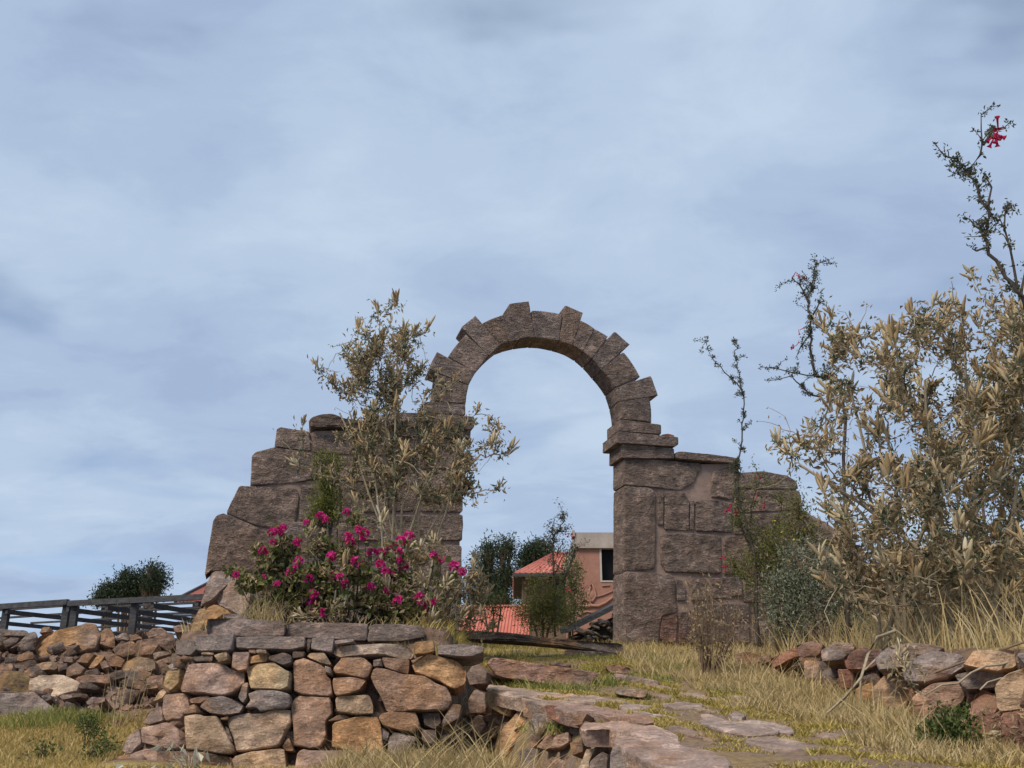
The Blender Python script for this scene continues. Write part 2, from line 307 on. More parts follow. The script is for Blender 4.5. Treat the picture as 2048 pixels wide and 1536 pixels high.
# ------------------------------------------------------------------ stones
def chaikin(p, r=.22):
    q = []
    for i in range(len(p)):
        a_, b_ = np.array(p[i]), np.array(p[(i + 1) % len(p)]); q += [a_ * (1 - r) + b_ * r, a_ * r + b_ * (1 - r)]
    return q
def resample(p, n):
    p = np.array(p); q = np.vstack([p, p[:1]]); s_ = np.concatenate([[0], np.cumsum(np.linalg.norm(np.diff(q, axis=0), axis=1))])
    t = np.linspace(0, s_[-1], n, endpoint=False); return np.stack([np.interp(t, s_, q[:, 0]), np.interp(t, s_, q[:, 1])], 1)
SEED = [0]
def stone(parent, pts, plane, color, depth=.25, relief=.03, facets=2, rnd=.14, mat=None, name='stone', off=0.0, edge=.012, taper=.07, grow=1.0, nb=None, jit=.02, bev=.035, rings=(.0, .0, .02, .06, .15, .27, .40, .54, .68, .84)):
    SEED[0] += 1; sd0 = SEED[0]; rng = random.Random(sd0)
    uv = [plane.uv(plane.hit(px, py, off)) for px, py in pts]
    ar = sum(uv[i][0] * uv[(i + 1) % len(uv)][1] - uv[(i + 1) % len(uv)][0] * uv[i][1] for i in range(len(uv)))
    if ar < 0: uv = uv[::-1]
    size = math.sqrt(abs(ar) / 2)
    if rnd > 0: uv = chaikin(uv, rnd)
    per = sum(math.dist(uv[i], uv[(i + 1) % len(uv)]) for i in range(len(uv)))
    nb = nb or int(min(84, max(26, per / .024)))
    b_ = resample(uv, nb); c0 = b_.mean(0); b_ = c0 + (b_ - c0) * grow
    for i in range(nb):
        q = Vector((b_[i][0] * 9, b_[i][1] * 9, sd0 * 3.7)); b_[i] += (b_[i] - c0) / (size + 1e-6) * size * jit * 2 * noise.noise(q) + np.array([noise.noise(q * 2.3 + Vector((5, 0, 0))), noise.noise(q * 2.3 + Vector((0, 7, 0)))]) * jit * size * .45
    fac = []
    for k in range(facets):
        th = rng.uniform(0, 2 * math.pi); fac.append((math.cos(th), math.sin(th), rng.uniform(.16, .46), rng.uniform(.3, 1.1)))
    bv = min(bev * .6, size * .075)
    def hgt(u, v):
        q = Vector((u * 4.5, v * 4.5, sd0 * 5.1)); d = relief * (noise.noise(q) * 1.0 + .55 * noise.noise(q * 2.7) + .3 * noise.noise(q * 6.1))
        un, vn = (u - c0[0]) / size, (v - c0[1]) / size
        for cx, cy, k0, s_ in fac:
            e_ = (un * cx + vn * cy) - k0
            if e_ > 0: d -= e_ * s_ * size * .45
        return d
    V = []; F_ = []
    for k, t in enumerate(rings):
        for i in range(nb):
            p = b_[i] * (1 - t) + c0 * t
            if k == 0: dd = -depth
            elif k == 1: dd = -bv * 1.25 + .4 * hgt(*p)
            elif k == 2: dd = -bv * .35 + .8 * hgt(*p)
            else: dd = hgt(*p)
            if k == 0: p = b_[i] * (1 - taper) + c0 * taper
            V.append((p[0], p[1], dd))
    V.append((c0[0], c0[1], hgt(*c0))); ce = len(V) - 1
    V.append((c0[0], c0[1], -depth)); cb_ = len(V) - 1
    for k in range(len(rings) - 1):
        for i in range(nb):
            j = (i + 1) % nb; F_.append((k * nb + i, k * nb + j, (k + 1) * nb + j, (k + 1) * nb + i))
    k = (len(rings) - 1) * nb
    for i in range(nb): F_.append((k + i, k + (i + 1) % nb, ce)); F_.append(((i + 1) % nb, i, cb_))
    cw = plane.O + plane.N * off + plane.W * c0[0] + plane.V * c0[1]
    vv = [(plane.W * (u - c0[0]) + plane.V * (v - c0[1]) + plane.N * d) for u, v, d in V]
    me = bpy.data.meshes.new(name); me.from_pydata([tuple(x) for x in vv], [], F_); me.polygons.foreach_set('use_smooth', np.ones(len(F_), bool)); me.set_sharp_from_angle(angle=R(24)); me.update()
    rv = rng.uniform(.88, 1.12)
    return put(name, me, mat or MROCK, parent, cw, tuple(c * rv for c in color))
def rock_variants(n):
    out = []
    for k in range(n):
        rng = random.Random(700 + k); bm = bmesh.new()
        for i in range(15):
            v = Vector((rng.gauss(0, 1), rng.gauss(0, 1), rng.gauss(0, 1))).normalized()
            m_ = max(abs(v.x), abs(v.y), abs(v.z)); v = v.lerp(v / m_, .75) * rng.uniform(.8, 1.0)
            bm.verts.new((v.x * .5, v.y * .42, v.z * .33))
        r = bmesh.ops.convex_hull(bm, input=bm.verts[:]); bmesh.ops.delete(bm, geom=[x for x in r['geom_interior'] if isinstance(x, bmesh.types.BMVert)], context='VERTS')
        bmesh.ops.dissolve_limit(bm, angle_limit=R(14), verts=bm.verts[:], edges=bm.edges[:])
        bmesh.ops.bevel(bm, geom=bm.edges[:], offset=.014, segments=1, affect='EDGES', profile=.6)
        bmesh.ops.triangulate(bm, faces=bm.faces[:])
        me = bpy.data.meshes.new('rock'); bm.to_mesh(me); bm.free(); me.polygons.foreach_set('use_smooth', np.ones(len(me.polygons), bool)); me.set_sharp_from_angle(angle=R(38)); me.materials.append(MROCK); out.append(me)
    return out
ROCKS = rock_variants(14)
def rock(parent, loc, size, rng, color, name='stone', flat=1.0):
    o = put(name, ROCKS[rng.randrange(len(ROCKS))], None, parent, loc, color)
    o.scale = (size * rng.uniform(.8, 1.3), size * rng.uniform(.8, 1.2), size * rng.uniform(.7, 1.1) * flat); o.rotation_euler = (rng.uniform(-.5, .5), rng.uniform(-.5, .5), rng.uniform(0, 6.28)); return o
CT = dict(t=(.42, .29, .19), p=(.37, .245, .19), o=(.40, .235, .12), g=(.235, .19, .17), d=(.15, .11, .09), b=(.30, .19, .135), y=(.52, .39, .23), r=(.27, .135, .095), k=(.33, .225, .12), w=(.50, .38, .28), G=(.285, .212, .178))

# ---- the gateway
GY = 11.0; gp0 = P(1085, 1000, GY); GP = Plane((gp0.x, GY, 0), 14.5, 0)
b0 = GP.hit(1075, 1300)
gate = empty('stone_gateway', (b0.x, b0.y, hz(b0.x, b0.y) - .1), 'ruined stone gateway with round arch and broken side walls', 'gateway')
def core(name, pts, parent, th0, th1, mat=MMORTAR):
    uv = [GP.uv(GP.hit(px, py)) for px, py in pts]; n = len(uv)
    ar = sum(uv[i][0] * uv[(i + 1) % n][1] - uv[(i + 1) % n][0] * uv[i][1] for i in range(n))
    if ar < 0: uv = uv[::-1]
    v = [GP.O + GP.W * u + GP.V * z + GP.N * th0 for u, z in uv] + [GP.O + GP.W * u + GP.V * z + GP.N * th1 for u, z in uv]
    o0 = v[0].copy(); me = bpy.data.meshes.new(name)
    me.from_pydata([tuple(x - o0) for x in v], [], [tuple(range(n)), tuple(range(2 * n - 1, n - 1, -1))] + [(i, i + n, (i + 1) % n + n, (i + 1) % n) for i in range(n)])
    return put(name, me, mat, parent, o0)
TH = .36
gst = dict(depth=TH, relief=.022, facets=0, rnd=.03, mat=MGATE, jit=.007, bev=.016, taper=0.0, grow=1.018)
GC = [CT['G'], (.30, .225, .19), (.25, .188, .158), (.30, .212, .168), (.27, .212, .185)]
gr = random.Random(4)
wl = core('left_wall', [*Z1([(535, 900), (720, 922), (760, 905), (1290, 905), (1400, 960), (1630, 975)]), *Z3([(1845, 0), (1842, 1100), (40, 1100), (80, 860), (190, 560), (240, 190)]), *Z1([(235, 1400), (315, 1255), (390, 1235), (398, 1045), (520, 1010)])], gate, -.026, -TH + .026)
wl['label'] = 'broken left wing wall of grey-brown blocks'
for pts in [
    Z1([(525, 897), (545, 885), (720, 915), (725, 1030), (600, 1015), (512, 1003)]),
    Z1([(378, 1058), (400, 1035), (510, 1008), (730, 1038), (765, 1100), (760, 1195), (680, 1212), (366, 1240)]),
    Z1([(300, 1240), (500, 1250), (640, 1258), (655, 1300), (640, 1440), (600, 1500), (530, 1505), (380, 1470), (222, 1398)]),
    Z3([(160, 215), (185, 175), (230, 160), (420, 240), (600, 332), (585, 400), (480, 555), (330, 560), (140, 548), (103, 580), (130, 400)]),
    Z3([(150, 562), (240, 548), (320, 590), (170, 660), (70, 805), (95, 690)]),
    Z3([(150, 740), (240, 640), (330, 600), (420, 690), (400, 840), (210, 785)]),
    Z3([(0, 915), (70, 805), (85, 860), (40, 1000), (0, 1020)]),
    Z3([(90, 800), (140, 785), (270, 830), (225, 868), (110, 900), (95, 940)]),
    Z1([(740, 930), (1010, 945), (1015, 1050), (745, 1040)]), Z1([(1030, 945), (1375, 960), (1375, 1060), (1030, 1052)]),
    Z1([(775, 1060), (1100, 1065), (1100, 1215), (770, 1205)]), Z1([(1115, 1070), (1370, 1075), (1370, 1225), (1115, 1220)]),
    Z1([(670, 1235), (900, 1225), (905, 1400), (880, 1450), (655, 1440)]), Z1([(920, 1230), (1370, 1240), (1365, 1390), (920, 1400)]),
    Z3([(620, 330), (700, 220), (1000, 215), (1005, 420), (610, 430)]), Z3([(1020, 190), (1320, 175), (1320, 340), (1020, 350)]),
    Z3([(480, 580), (600, 440), (900, 440), (900, 640), (490, 640)]), Z3([(920, 440), (1320, 380), (1320, 640), (920, 640)]),
    Z3([(420, 660), (850, 660), (850, 900), (420, 900)]), Z3([(870, 660), (1320, 660), (1320, 900), (870, 900)]),
    Z1([(1390, 975), (1638, 985), (1640, 1135), (1390, 1135)]), Z1([(1390, 1150), (1640, 1148), (1642, 1395), (1390, 1390)]),
    Z3([(1330, 175), (1600, 170), (1860, 168), (1855, 342), (1600, 345), (1335, 350)]), Z3([(1335, 362), (1852, 380), (1850, 640), (1335, 640)]),
    Z3([(1335, 655), (1850, 655), (1848, 900), (1335, 900)])]:
    cc = CT['o'] if pts[0][1] > 1210 and pts[0][0] < 420 else GC[gr.randrange(5)]
    o = stone(wl, pts, GP, cc, **{**gst, 'relief': .02 if pts[0][0] < 620 else .015})
cap = stone(wl, Z1([(704, 850), (720, 828), (790, 805), (850, 800), (890, 825), (1050, 848), (1190, 850), (1300, 872), (1300, 893), (1100, 903), (880, 884), (740, 888)]), GP, (.15, .11, .09), depth=TH + .12, relief=.03, facets=1, rnd=.15, mat=MGATE, off=.06, jit=.03, name='capping_slab')
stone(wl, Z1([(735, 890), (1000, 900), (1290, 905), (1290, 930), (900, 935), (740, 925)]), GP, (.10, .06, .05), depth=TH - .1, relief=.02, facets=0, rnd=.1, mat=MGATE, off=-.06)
stone(wl, Z1([(60 - 0 + 1390, 985), (1640, 985), (1640, 965), (1385, 950)]), GP, CT['G'], **gst)
wr = core('right_wall', Z4([(235, 250), (690, 275), (905, 270), (950, 330), (1230, 355), (1290, 390), (1330, 560), (1500, 650), (1700, 800), (1780, 1000), (1800, 1560), (235, 1560)]), gate, -.026, -TH + .026)
wr['label'] = 'right wing wall of rough blocks stepping down to the right'
for pts in [
    Z4([(217, 240), (450, 250), (690, 272), (700, 300), (640, 400), (560, 438), (380, 420), (217, 402)]),
    Z4([(217, 412), (380, 428), (412, 460), (408, 930), (217, 942)]),
    Z4([(217, 952), (510, 966), (530, 1000), (547, 1200), (450, 1225), (425, 1400), (420, 1560), (217, 1560)]),
    Z4([(428, 450), (460, 450), (460, 655), (428, 655)]), Z4([(470, 450), (590, 450), (622, 510), (622, 690), (470, 685)]),
    Z4([(630, 505), (655, 505), (648, 690), (630, 690)]), Z4([(665, 508), (780, 500), (890, 515), (895, 702), (665, 695)]),
    Z4([(770, 325), (905, 285), (935, 330), (890, 498), (760, 478)]),
    Z4([(955, 330), (1080, 320), (1238, 348), (1295, 385), (1305, 430), (1000, 430), (945, 420)]),
    Z4([(450, 715), (640, 712), (822, 724), (822, 962), (480, 950), (452, 900)]), Z4([(842, 730), (1000, 728), (1000, 962), (842, 968)]),
    Z4([(545, 1000), (580, 1005), (602, 1060), (597, 1130), (550, 1132)]), Z4([(628, 1000), (950, 985), (955, 1100), (640, 1135)]),
    Z4([(910, 440), (1310, 442), (1335, 560), (910, 580)]), Z4([(910, 595), (1340, 578), (1420, 640), (1420, 710), (910, 715)]),
    Z4([(1020, 730), (1380, 725), (1385, 960), (1020, 960)]), Z4([(1440, 660), (1620, 760), (1700, 860), (1700, 960), (1400, 960), (1400, 730)]),
    Z4([(970, 985), (1300, 980), (1300, 1150), (970, 1140)]), Z4([(1320, 980), (1720, 985), (1740, 1200), (1320, 1190)]),
    Z4([(455, 1235), (552, 1212), (540, 1385), (472, 1405), (440, 1370)]), Z4([(562, 1205), (665, 1190), (690, 1400), (560, 1405)]),
    Z4([(700, 1160), (1000, 1150), (1000, 1400), (710, 1400)]), Z4([(1020, 1170), (1300, 1170), (1310, 1400), (1020, 1400)])]:
    cc = (.25, .135, .10) if pts[0][1] > 1215 else GC[gr.randrange(5)]
    stone(wr, pts, GP, cc, **{**gst, 'relief': .018})
stone(wr, Z4([(537, 202), (560, 195), (740, 212), (922, 236), (922, 270), (700, 252), (537, 240)]), GP, (.24, .18, .155), depth=TH + .1, relief=.014, facets=0, rnd=.1, mat=MGATE, off=.05, name='capping_slab')
smooth_g = dict(relief=.006, facets=0, rnd=.03, mat=MGATE, jit=.006, bev=.016, taper=0.0)
def impost(tops, lows, label):
    o = stone(gate, tops, GP, (.25, .19, .165), depth=TH + .15, off=.075, name='impost', **smooth_g); o['label'] = label
    stone(gate, lows, GP, (.235, .178, .152), depth=TH + .07, off=.035, name='impost_course', **smooth_g)
impost(Z4([(172, 70), (300, 82), (556, 106), (556, 152), (536, 166), (172, 142)]), Z4([(200, 146), (530, 176), (530, 242), (200, 236)]), 'moulded impost on the right pier')
impost(Z2([(-140, 860), (100, 868), (456, 892), (456, 968), (425, 985), (-140, 955)]), Z2([(-110, 960), (430, 985), (428, 1045), (-110, 1030)]), 'moulded impost on the left pier')
ring = empty('arch_ring', GP.hit(1085, 836)); pl = ring.location.copy(); ring.parent = gate; ring.location = pl - gate.location
C2 = (930, 900)
def arc(a_, b_, n=5):
    ra, rb = math.dist(a_, C2), math.dist(b_, C2); ta, tb = math.atan2(C2[1] - a_[1], a_[0] - C2[0]), math.atan2(C2[1] - b_[1], b_[0] - C2[0])
    return [(C2[0] + (ra + (rb - ra) * t) * math.cos(ta + (tb - ta) * t), C2[1] - (ra + (rb - ra) * t) * math.sin(ta + (tb - ta) * t)) for t in [i / n for i in range(n + 1)]]
# inner joint points (photo crop) from right to left and the outer corners of each block
VIN = [(1500, 908), (1480, 787), (1450, 690), (1352, 560), (1285, 485), (1225, 432), (1147, 387), (1055, 358), (885, 336), (782, 346), (702, 366), (642, 388), (556, 464), (464, 579), (416, 671), (394, 806)]
VOUT = [((1706, 934), (1690, 756)), ((1752, 742), (1703, 604)), ((1625, 612), (1508, 436)), ((1552, 384), (1447, 290)), ((1398, 328), (1302, 272)), ((1302, 272), (1205, 214)), ((1222, 160), (1097, 106)), ((1075, 172), (858, 146)), ((838, 80), (704, 94)), ((732, 160), (622, 186)), ((622, 186), (512, 234)), ((463, 180), (362, 262)), ((398, 314), (270, 470)), ((192, 436), (140, 560)), ((200, 590), (182, 782))]
for i in range(15):
    inner = arc(VIN[i], VIN[i + 1]); oa, ob = VOUT[i]
    outer = arc(ob, oa, 4) if i not in (1, 3, 6, 8, 11, 13) else [ob, oa]
    q = [(C2[0] + (x - C2[0]) , y) for x, y in inner + outer]
    stone(ring, Z2(q), GP, GC[gr.randrange(5)], depth=TH, relief=.012, facets=0, rnd=0, mat=MGATE, jit=.005, bev=.014, off=.0, name='voussoir', nb=44, taper=0.0, grow=1.004)
NI, NO = len(VIN), 24
ri = [(C2[0] + (x - C2[0]) * 1.02, C2[1] + (y - C2[1]) * 1.02) for x, y in sum([arc(VIN[i], VIN[i + 1], 3)[:-1] for i in range(15)], [])] + [VIN[-1]]
ro = [(C2[0] + 715 * math.cos(t), C2[1] - 730 * math.sin(t)) for t in np.linspace(math.radians(172), math.radians(2), 40)]
o = core('mortar_joint', Z2(ri + ro), ring, -.02, -TH + .02)
for pts in (Z2([(1478, 916), (1500, 914), (1776, 950), (1776, 1018), (1478, 996)]), Z2([(90, 790), (200, 790), (392, 808), (392, 886), (85, 862)])):
    stone(ring, pts, GP, GC[1], depth=TH + .06, off=.03, name='springer', **smooth_g)
stone(gate, Z4([(450, 92), (490, 84), (530, 96), (530, 106), (450, 100)]), Plane(GP.O - GP.N * .1, 14.5), (.22, .09, .075), depth=.12, relief=.01, facets=0)

# ---- dry stone terrace wall in front
def wall_thing(name, px, py, Y, label, cat='wall'):
    p = P(px, py, Y); return empty(name, (p.x, p.y, hz(p.x, p.y - .3)), label, cat)
DW = wall_thing('dry_stone_wall', 640, 1500, 6.4, 'dry stone terrace wall of brown and tan rocks below the magenta flowers')
DP = Plane((0, 6.42, 1.7), 0, 9)
A_ = [('g', [(725, 300), (900, 292), (1060, 290), (1048, 360), (1030, 430), (745, 432), (722, 400)]), ('g', [(1065, 312), (1350, 305), (1668, 316), (1662, 400), (1560, 420), (1300, 415), (1068, 405)]),
 ('g', [(1720, 322), (1912, 328), (1897, 445), (1712, 415)]), ('d', [(1682, 330), (1714, 325), (1704, 400), (1676, 440)]),
 ('g', [(560, 345), (700, 338), (735, 420), (690, 470), (560, 470)]), ('d', [(702, 478), (780, 468), (872, 472), (866, 520), (720, 518)]), ('k', [(882, 470), (1002, 440), (1008, 512), (930, 534)]),
 ('p', [(1045, 448), (1182, 438), (1166, 590), (1090, 600), (1036, 570)]), ('o', [(1184, 476), (1338, 456), (1336, 522), (1188, 542)]), ('d', [(1348, 480), (1480, 447), (1546, 468), (1544, 530), (1480, 552), (1350, 505)]),
 ('d', [(1555, 440), (1664, 440), (1642, 486), (1555, 492)]), ('t', [(1676, 476), (1700, 448), (1830, 448), (1884, 545), (1790, 532)]),
 ('p', [(660, 538), (850, 532), (960, 545), (1040, 590), (1140, 602), (1135, 700), (1060, 790), (960, 812), (780, 797), (582, 770), (620, 640)]),
 ('y', [(1150, 572), (1240, 537), (1400, 532), (1490, 590), (1547, 615), (1530, 745), (1480, 770), (1330, 762), (1190, 747)]),
 ('p', [(1560, 522), (1640, 487), (1800, 552), (1840, 582), (1840, 640), (1880, 662), (1897, 800), (1870, 820), (1640, 802), (1570, 770)]),
 ('b', [(675, 842), (830, 812), (852, 830), (770, 882), (680, 872)]), ('g', [(756, 905), (830, 832), (960, 817), (1090, 860), (1127, 900), (1100, 952), (980, 975), (830, 957)]),
 ('g', [(1130, 706), (1178, 700), (1166, 800), (1166, 835), (1130, 878), (1092, 828)]), ('g', [(1168, 795), (1250, 762), (1440, 772), (1532, 800), (1532, 880), (1500, 912), (1270, 942), (1240, 905), (1150, 917), (1196, 850)]),
 ('b', [(1560, 832), (1600, 806), (1880, 832), (1892, 970), (1832, 1030), (1842, 1160), (1800, 1250), (1700, 1268), (1570, 1240), (1538, 900)]),
 ('t', [(630, 988), (760, 977), (800, 997), (910, 987), (960, 1080), (1057, 1260), (1030, 1302), (940, 1310), (740, 1282), (640, 1272)]),
 ('t', [(1000, 1042), (1030, 992), (1150, 962), (1300, 967), (1400, 932), (1537, 932), (1547, 1050), (1490, 1150), (1440, 1252), (1080, 1292), (1050, 1180)]),
 ('p', [(260, 1082), (440, 1047), (520, 1047), (600, 1132), (602, 1220), (560, 1262), (480, 1272), (350, 1232), (255, 1212)]),
 ('b', [(450, 802), (640, 787), (657, 900), (602, 1020), (530, 1017), (480, 1035), (450, 950)]), ('k', [(475, 602), (600, 577), (592, 700), (500, 777), (455, 720)]),
 ('g', [(480, 562), (590, 527), (612, 580), (540, 602)]), ('d', [(620, 562), (690, 502), (707, 540), (640, 602)]), ('d', [(658, 922), (720, 887), (747, 960), (640, 977)]),
 ('t', [(1000, 1424), (1060, 1332), (1200, 1292), (1480, 1262), (1492, 1434), (1480, 1520), (980, 1520)]), ('p', [(1600, 1302), (1640, 1272), (1700, 1282), (1900, 1277), (2000, 1277), (2022, 1330), (1960, 1434), (1900, 1520), (1560, 1520)]),
 ('d', [(400, 1292), (700, 1285), (982, 1322), (990, 1434), (980, 1520), (400, 1520)]), ('p', [(165, 1312), (300, 1262), (400, 1290), (420, 1434), (410, 1520), (140, 1520)]),
 ('d', [(1470, 1252), (1520, 1162), (1562, 1282), (1500, 1284)]), ('g', [(1855, 1032), (1940, 982), (2000, 977), (2050, 1000), (1950, 1022)]),
 ('t', [(785, 450), (880, 443), (882, 464), (778, 466)]), ('t', [(1186, 425), (1242, 425), (1242, 452), (1184, 452)]), ('t', [(1250, 425), (1332, 425), (1332, 452), (1250, 452)]),
 ('b', [(300, 960), (420, 900), (455, 1030), (330, 1060), (270, 1050)]), ('b', [(130, 1180), (240, 1090), (250, 1220), (170, 1310), (90, 1290)]), ('t', [(365, 870), (430, 740), (470, 780), (440, 830)]),
 ('b', [(60, 1330), (150, 1310), (140, 1520), (20, 1520)]), ('d', [(945, 1010), (1010, 992), (1000, 1020), (950, 1022)]), ('d', [(985, 1075), (1015, 1100), (1050, 1220), (1000, 1160)])]
B_ = [('g', [(298, 342), (455, 331), (462, 355), (300, 377)]), ('w', [(270, 442), (320, 387), (500, 376), (730, 371), (900, 366), (962, 430), (950, 487), (850, 487), (720, 457), (530, 467), (330, 477)]),
 ('k', [(975, 357), (1140, 341), (1152, 440), (1060, 462), (970, 452)]), ('g', [(1165, 382), (1400, 376), (1572, 392), (1572, 440), (1480, 477), (1300, 477), (1170, 462)]),
 ('b', [(275, 582), (330, 520), (350, 490), (540, 487), (617, 550), (592, 640), (560, 667), (420, 642), (290, 622)]), ('b', [(272, 662), (420, 652), (560, 672), (500, 762), (420, 800), (300, 817), (280, 740)]),
 ('g', [(625, 512), (690, 500), (702, 560), (625, 567)]), ('b', [(692, 490), (937, 500), (922, 622), (830, 612), (720, 572)]),
 ('b', [(600, 652), (630, 572), (720, 582), (860, 627), (1050, 642), (1150, 702), (1250, 742), (1302, 850), (1270, 920), (1220, 945), (740, 947), (690, 830), (640, 740)]),
 ('o', [(950, 547), (1100, 452), (1160, 472), (1330, 502), (1420, 590), (1412, 700), (1330, 762), (1270, 740), (1200, 690), (1050, 637), (980, 612)]),
 ('t', [(300, 832), (330, 817), (590, 807), (617, 900), (612, 960), (470, 967), (310, 947)]), ('o', [(270, 1062), (290, 1042), (480, 992), (660, 987), (690, 1060), (717, 1340), (690, 1377), (530, 1372), (480, 1312), (400, 1282), (265, 1242)]),
 ('b', [(662, 990), (720, 957), (990, 952), (1030, 1080), (970, 1132), (860, 1112), (750, 1082), (700, 1062)]), ('d', [(1040, 962), (1190, 957), (1207, 1050), (1150, 1100), (1060, 1062)]),
 ('g', [(750, 1172), (810, 1122), (1000, 1167), (960, 1240), (780, 1362), (750, 1340)]), ('d', [(1220, 1002), (1300, 882), (1380, 892), (1350, 1010), (1200, 1080)]),
 ('t', [(590, 1434), (640, 1402), (820, 1382), (812, 1434), (800, 1520), (560, 1520)]), ('d', [(390, 1392), (420, 1332), (470, 1352), (452, 1434), (450, 1520), (370, 1520)]), ('d', [(700, 1092), (760, 1132), (742, 1200), (702, 1182)]),
 ('g', [(212, 560), (262, 577), (260, 622), (215, 612)]), ('d', [(945, 512), (1060, 467), (960, 542)]), ('d', [(1040, 1110), (1160, 1105), (1140, 1240), (1040, 1200)]), ('b', [(830, 1390), (1000, 1260), (1080, 1300), (1060, 1520), (830, 1520)])]
for z_, lst in ((ZA, A_), (ZB, B_)):
    for key, pts in lst:
        pp = z_(pts); cx = sum(p[0] for p in pp) / len(pp); big_ = max(p[0] for p in pp) - min(p[0] for p in pp) > 45
        yaw = 0 if cx > 395 else -22
        pln = Plane(DP.O + Vector((0, (.0 if cx > 395 else -.12) + random.Random(int(cx * 7)).uniform(-.03, .04), 0)), yaw, 9)
        if yaw: q = DP.hit(395, 1400); pln = Plane(q + Vector((0, .02, 0)), yaw, 12)
        flat_ = key == 'g' and pp[0][1] < 1300
        stone(DW, pp, pln, CT[key], depth=.30 if big_ else .2, relief=.024 if not flat_ else .008, facets=2 if not flat_ else 0, rnd=.05 if not flat_ else .03, mat=MSLAB if flat_ else MROCK, bev=.022 if not flat_ else .012, jit=.022)
# chinking stones deep in the joints
rr = random.Random(9)
for i in range(90):
    px, py = rr.uniform(330, 930), rr.uniform(1310, 1560); p = DP.hit(px, py, -.13)
    rock(DW, p, rr.uniform(.08, .17), rr, CT[rr.choice('dbgd')])
# ---- slab edging of the flower bed
BE = wall_thing('flower_bed_edging', 640, 1285, 7.2, 'long grey slabs edging the flower bed above the dry stone wall', 'edging')
EP = Plane((0, 7.2, 2.2), 0, 4)
for pts in (ZE([(95, 445), (300, 452), (630, 470), (622, 570), (300, 570), (92, 552)]), ZE([(640, 475), (900, 478), (1180, 486), (1165, 600), (900, 585), (635, 570)]), ZE([(1190, 490), (1360, 486), (1530, 500), (1560, 570), (1400, 600), (1170, 606)])):
    stone(BE, pts, EP, (.20, .155, .135), depth=.14, relief=.016, facets=1, rnd=.05, mat=MSLAB, name='slab', bev=.015)
stone(BE, ZE([(215, 425), (260, 415), (390, 440), (385, 458), (230, 450)]), Plane((0, 7.34, 2.2)), CT['g'], depth=.12, relief=.01, facets=0, mat=MSLAB, name='slab')
for key, pts in (('k', [(0, 520), (60, 380), (100, 380), (110, 430), (70, 520), (20, 580)]), ('o', [(85, 440), (110, 380), (160, 355), (280, 405), (215, 420), (100, 520)]), ('G', [(140, 330), (230, 230), (330, 170), (400, 300), (370, 430), (330, 440)]), ('G', [(65, 370), (110, 230), (150, 135), (230, 140), (290, 190), (150, 320)])):
    stone(BE, ZE(pts), Plane((0, 7.55, 2.2), -12, 14), CT[key], depth=.3, relief=.025, facets=2, mat=MROCK)
# ---- steps
ST = wall_thing('stone_steps', 1090, 1370, 7.4, 'low reddish stone steps climbing to the arch opening', 'steps')
for Y, col, pts, dp, nm in ((9.9, (.15, .115, .09), [(60, 120), (430, 138), (740, 178), (1100, 205), (1432, 225), (1425, 300), (1300, 296), (1100, 272), (740, 232), (60, 190)], .2, 'step'),
    (9.82, (.17, .12, .095), [(940, 280), (1200, 300), (1412, 318), (1400, 362), (1100, 340), (940, 330)], .2, 'step'),
    (9.75, (.18, .13, .10), [(1130, 340), (1480, 338), (1600, 350), (1590, 392), (1250, 392)], .25, 'step'),
    (7.2, (.29, .175, .135), [(288, 400), (330, 345), (500, 362), (700, 395), (950, 425), (1210, 465), (1222, 505), (1140, 580), (900, 592), (640, 540), (380, 505)], .4, 'step'),
    (8.1, (.2, .14, .115), [(1270, 412), (1380, 405), (1482, 432), (1482, 485), (1310, 470)], .2, 'step'), (8.0, (.19, .14, .12), [(800, 392), (900, 385), (995, 402), (990, 425), (820, 408)], .2, 'step'),
    (7.35, (.26, .195, .16), [(1330, 470), (1500, 495), (1722, 540), (1700, 605), (1560, 590), (1330, 525)], .3, 'step'), (6.6, (.28, .215, .18), [(1360, 602), (1500, 608), (1632, 622), (1600, 678), (1470, 670), (1350, 642)], .22, 'step')):
    stone(ST, ZC(pts), Plane((0, Y, 2), -3, 6), col, depth=dp, relief=.03, facets=1, rnd=.12, mat=MROCK if Y < 9 else MLOG if False else MROCK, name=nm)
# ---- path: paving slabs and the retaining wall at its left edge
pa = Acc(); pts_ = [(xb, y) for y in np.arange(1.5, 9.6, .1) for xb in [0]]
pv = []; pf = []
ys = np.arange(1.0, 9.7, .1); xs_ = np.linspace(0, 1, 14)
for i, y in enumerate(ys):
    x0 = -.29 + (7.3 - y) * .268 + .04 if y < 7.3 else -.26; x1 = (1.9 + (8.3 - y) * .07 if y < 8.3 else 1.9) - .12
    for t in xs_:
        x = x0 + (x1 - x0) * t; pv.append((x, y, hz(x, y) + .006))
k = len(xs_)
for i in range(len(ys) - 1):
    for j in range(k - 1): pf.append((i * k + j, i * k + j + 1, (i + 1) * k + j + 1, (i + 1) * k + j))
pa.add(pv, pf)
g = G('trodden_path'); tc_ = g.n('ShaderNodeTexCoord').outputs['Object']; a = g.noise(tc_, 3, 6, .6, .4); b = g.noise(tc_, 30, 6, .65)
MPATH = g.out(g.mix(g.ramp(a, [(.44, 0), (.56, 1)]), g.ramp(b, [(.3, (.11, .075, .055)), (.7, (.25, .18, .14))]), g.ramp(b, [(.3, (.13, .092, .05)), (.7, (.28, .20, .105))])), .95, b, .6, .02, spec=.15)
path = put('path', pa.mesh('path', smooth=True), MPATH); tag(path, 'trodden grassy path with flat stones leading to the arch', 'path', kind='structure')
def path_hit(px, py):
    d = ray(px, py); t = (.87 - EYE.z) / (d.z - .131 * d.y); return EYE + d * t
